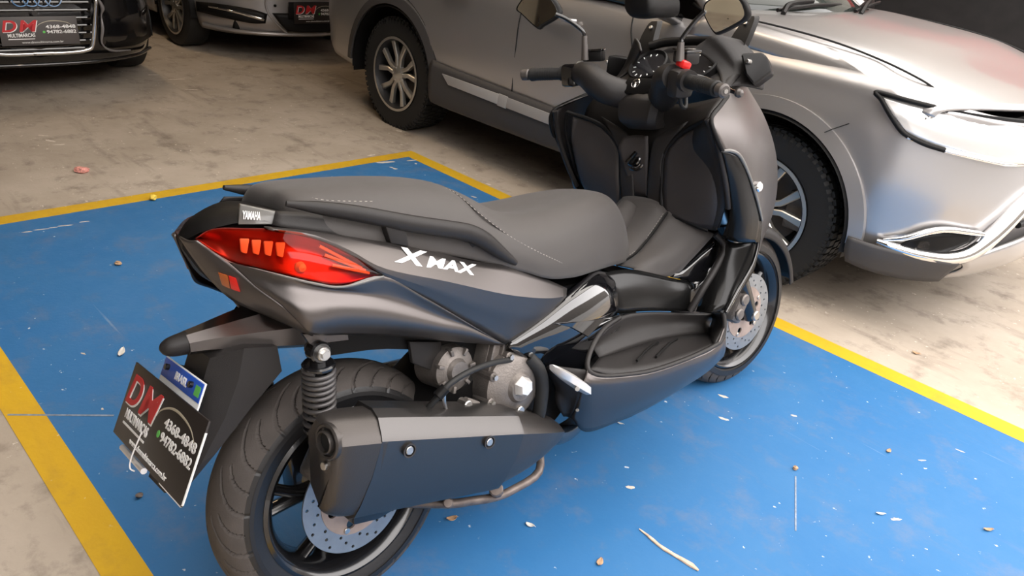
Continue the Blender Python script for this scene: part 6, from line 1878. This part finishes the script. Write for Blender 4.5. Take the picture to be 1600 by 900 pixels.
MAT['bare'] = pmat('bare_pale_concrete', (0.60, 0.53, 0.45), 0.7, var=0.2, vscale=60)
MAT['scuff'] = pmat('grey_scuffed_paint', (0.20, 0.24, 0.30), 0.6, var=0.3, vscale=80)
k = 0
for p, rx, ry, an in (((0.0248, -0.19, 0), 0.060, 0.014, 1.3), ((0.1443, -0.205, 0), 0.016, 0.010, 0.4), ((0.0646, -0.0252, 0), 0.035, 0.008, 1.4), ((0.124, -0.0379, 0), 0.010, 0.006, 0.0), ((0.1179, -0.2079, 0), 0.012, 0.006, 0.7),
                      ((-0.1173, -0.1845, 0), 0.030, 0.010, 1.5), ((0.7078, -0.1034, 0), 0.018, 0.006, 0.3), ((0.1263, -2.0657, 0), 0.022, 0.004, 1.35), ((0.1266, -2.0109, 0), 0.030, 0.004, 1.35), ((0.1289, -1.9653, 0), 0.018, 0.003, 1.35), ((0.13, -1.9211, 0), 0.034, 0.004, 1.35), ((0.125, -1.8433, 0), 0.022, 0.004, 1.35),
                      ((2.6833, -1.2629, 0), 0.014, 0.008, 0.7), ((2.3629, -0.6604, 0), 0.026, 0.010, 0.2), ((2.5923, -0.6309, 0), 0.020, 0.007, 0.3), ((3.2351, -0.7544, 0), 0.016, 0.006, 0.9), ((2.4205, -0.671, 0), 0.014, 0.006, 0.6), ((2.6646, -0.7466, 0), 0.020, 0.006, 0.4), ((2.8017, -0.5275, 0), 0.012, 0.005, 0.6), ((3.1791, -0.4058, 0), 0.016, 0.003, 0.9), ((3.242, -0.2421, 0), 0.014, 0.003, 0.2), ((1.5139, -2.2547, 0), 0.006, 0.004, 0), ((1.1852, -2.198, 0), 0.010, 0.004, 0.5)):
    bare('floor_bare_patch', p, rx, ry, an, k)
    k += 1

for p, rx, ry, an in (((-1.1842, -1.6278, 0), 0.030, 0.012, 0.8), ((-1.0765, -1.6213, 0), 0.034, 0.014, 0.5), ((-0.9915, -1.6027, 0), 0.030, 0.010, 1.3), ((-1.9033, -0.4635, 0), 0.050, 0.012, 1.2), ((-2.2224, -0.4404, 0), 0.060, 0.014, 1.4), ((-2.3997, -0.531, 0), 0.050, 0.014, 1.3), ((-0.6826, -0.7331, 0), 0.022, 0.008, 0.6), ((-0.7228, -0.7289, 0), 0.016, 0.006, 0.2), ((-0.4662, 0.2814, 0), 0.030, 0.012, 0.4), ((-1.7481, 0.6608, 0), 0.050, 0.014, 1.2), ((-1.9193, 0.6995, 0), 0.030, 0.010, 1.0), ((-0.0462, 0.3322, 0), 0.016, 0.005, 0.2), ((0.5928, 0.109, 0), 0.018, 0.008, 0.4), ((-3.0808, 0.1072, 0), 0.030, 0.010, 1.0)):
    bare('floor_bare_patch', p, rx, ry, an, k, z0=0.0002)
    k += 1


def joint(p, q, w):
    p, q = Vector(p), Vector(q)
    d = (q - p).normalized()
    n = Vector((-d.y, d.x, 0)) * w
    return structure(link('floor_joint', prism_me([p + n + Vector((0, 0, 0.0014)), q + n + Vector((0, 0, 0.0014)), q - n + Vector((0, 0, 0.0014)), p - n + Vector((0, 0, 0.0014))], (0, 0, 0.0009)), 'scuff'))


joint((1.3963, -2.4645, 0), (1.5622, -2.2404, 0), 0.0035)
joint((2.9606, -0.8198, 0), (3.0725, -1.0351, 0), 0.0022)
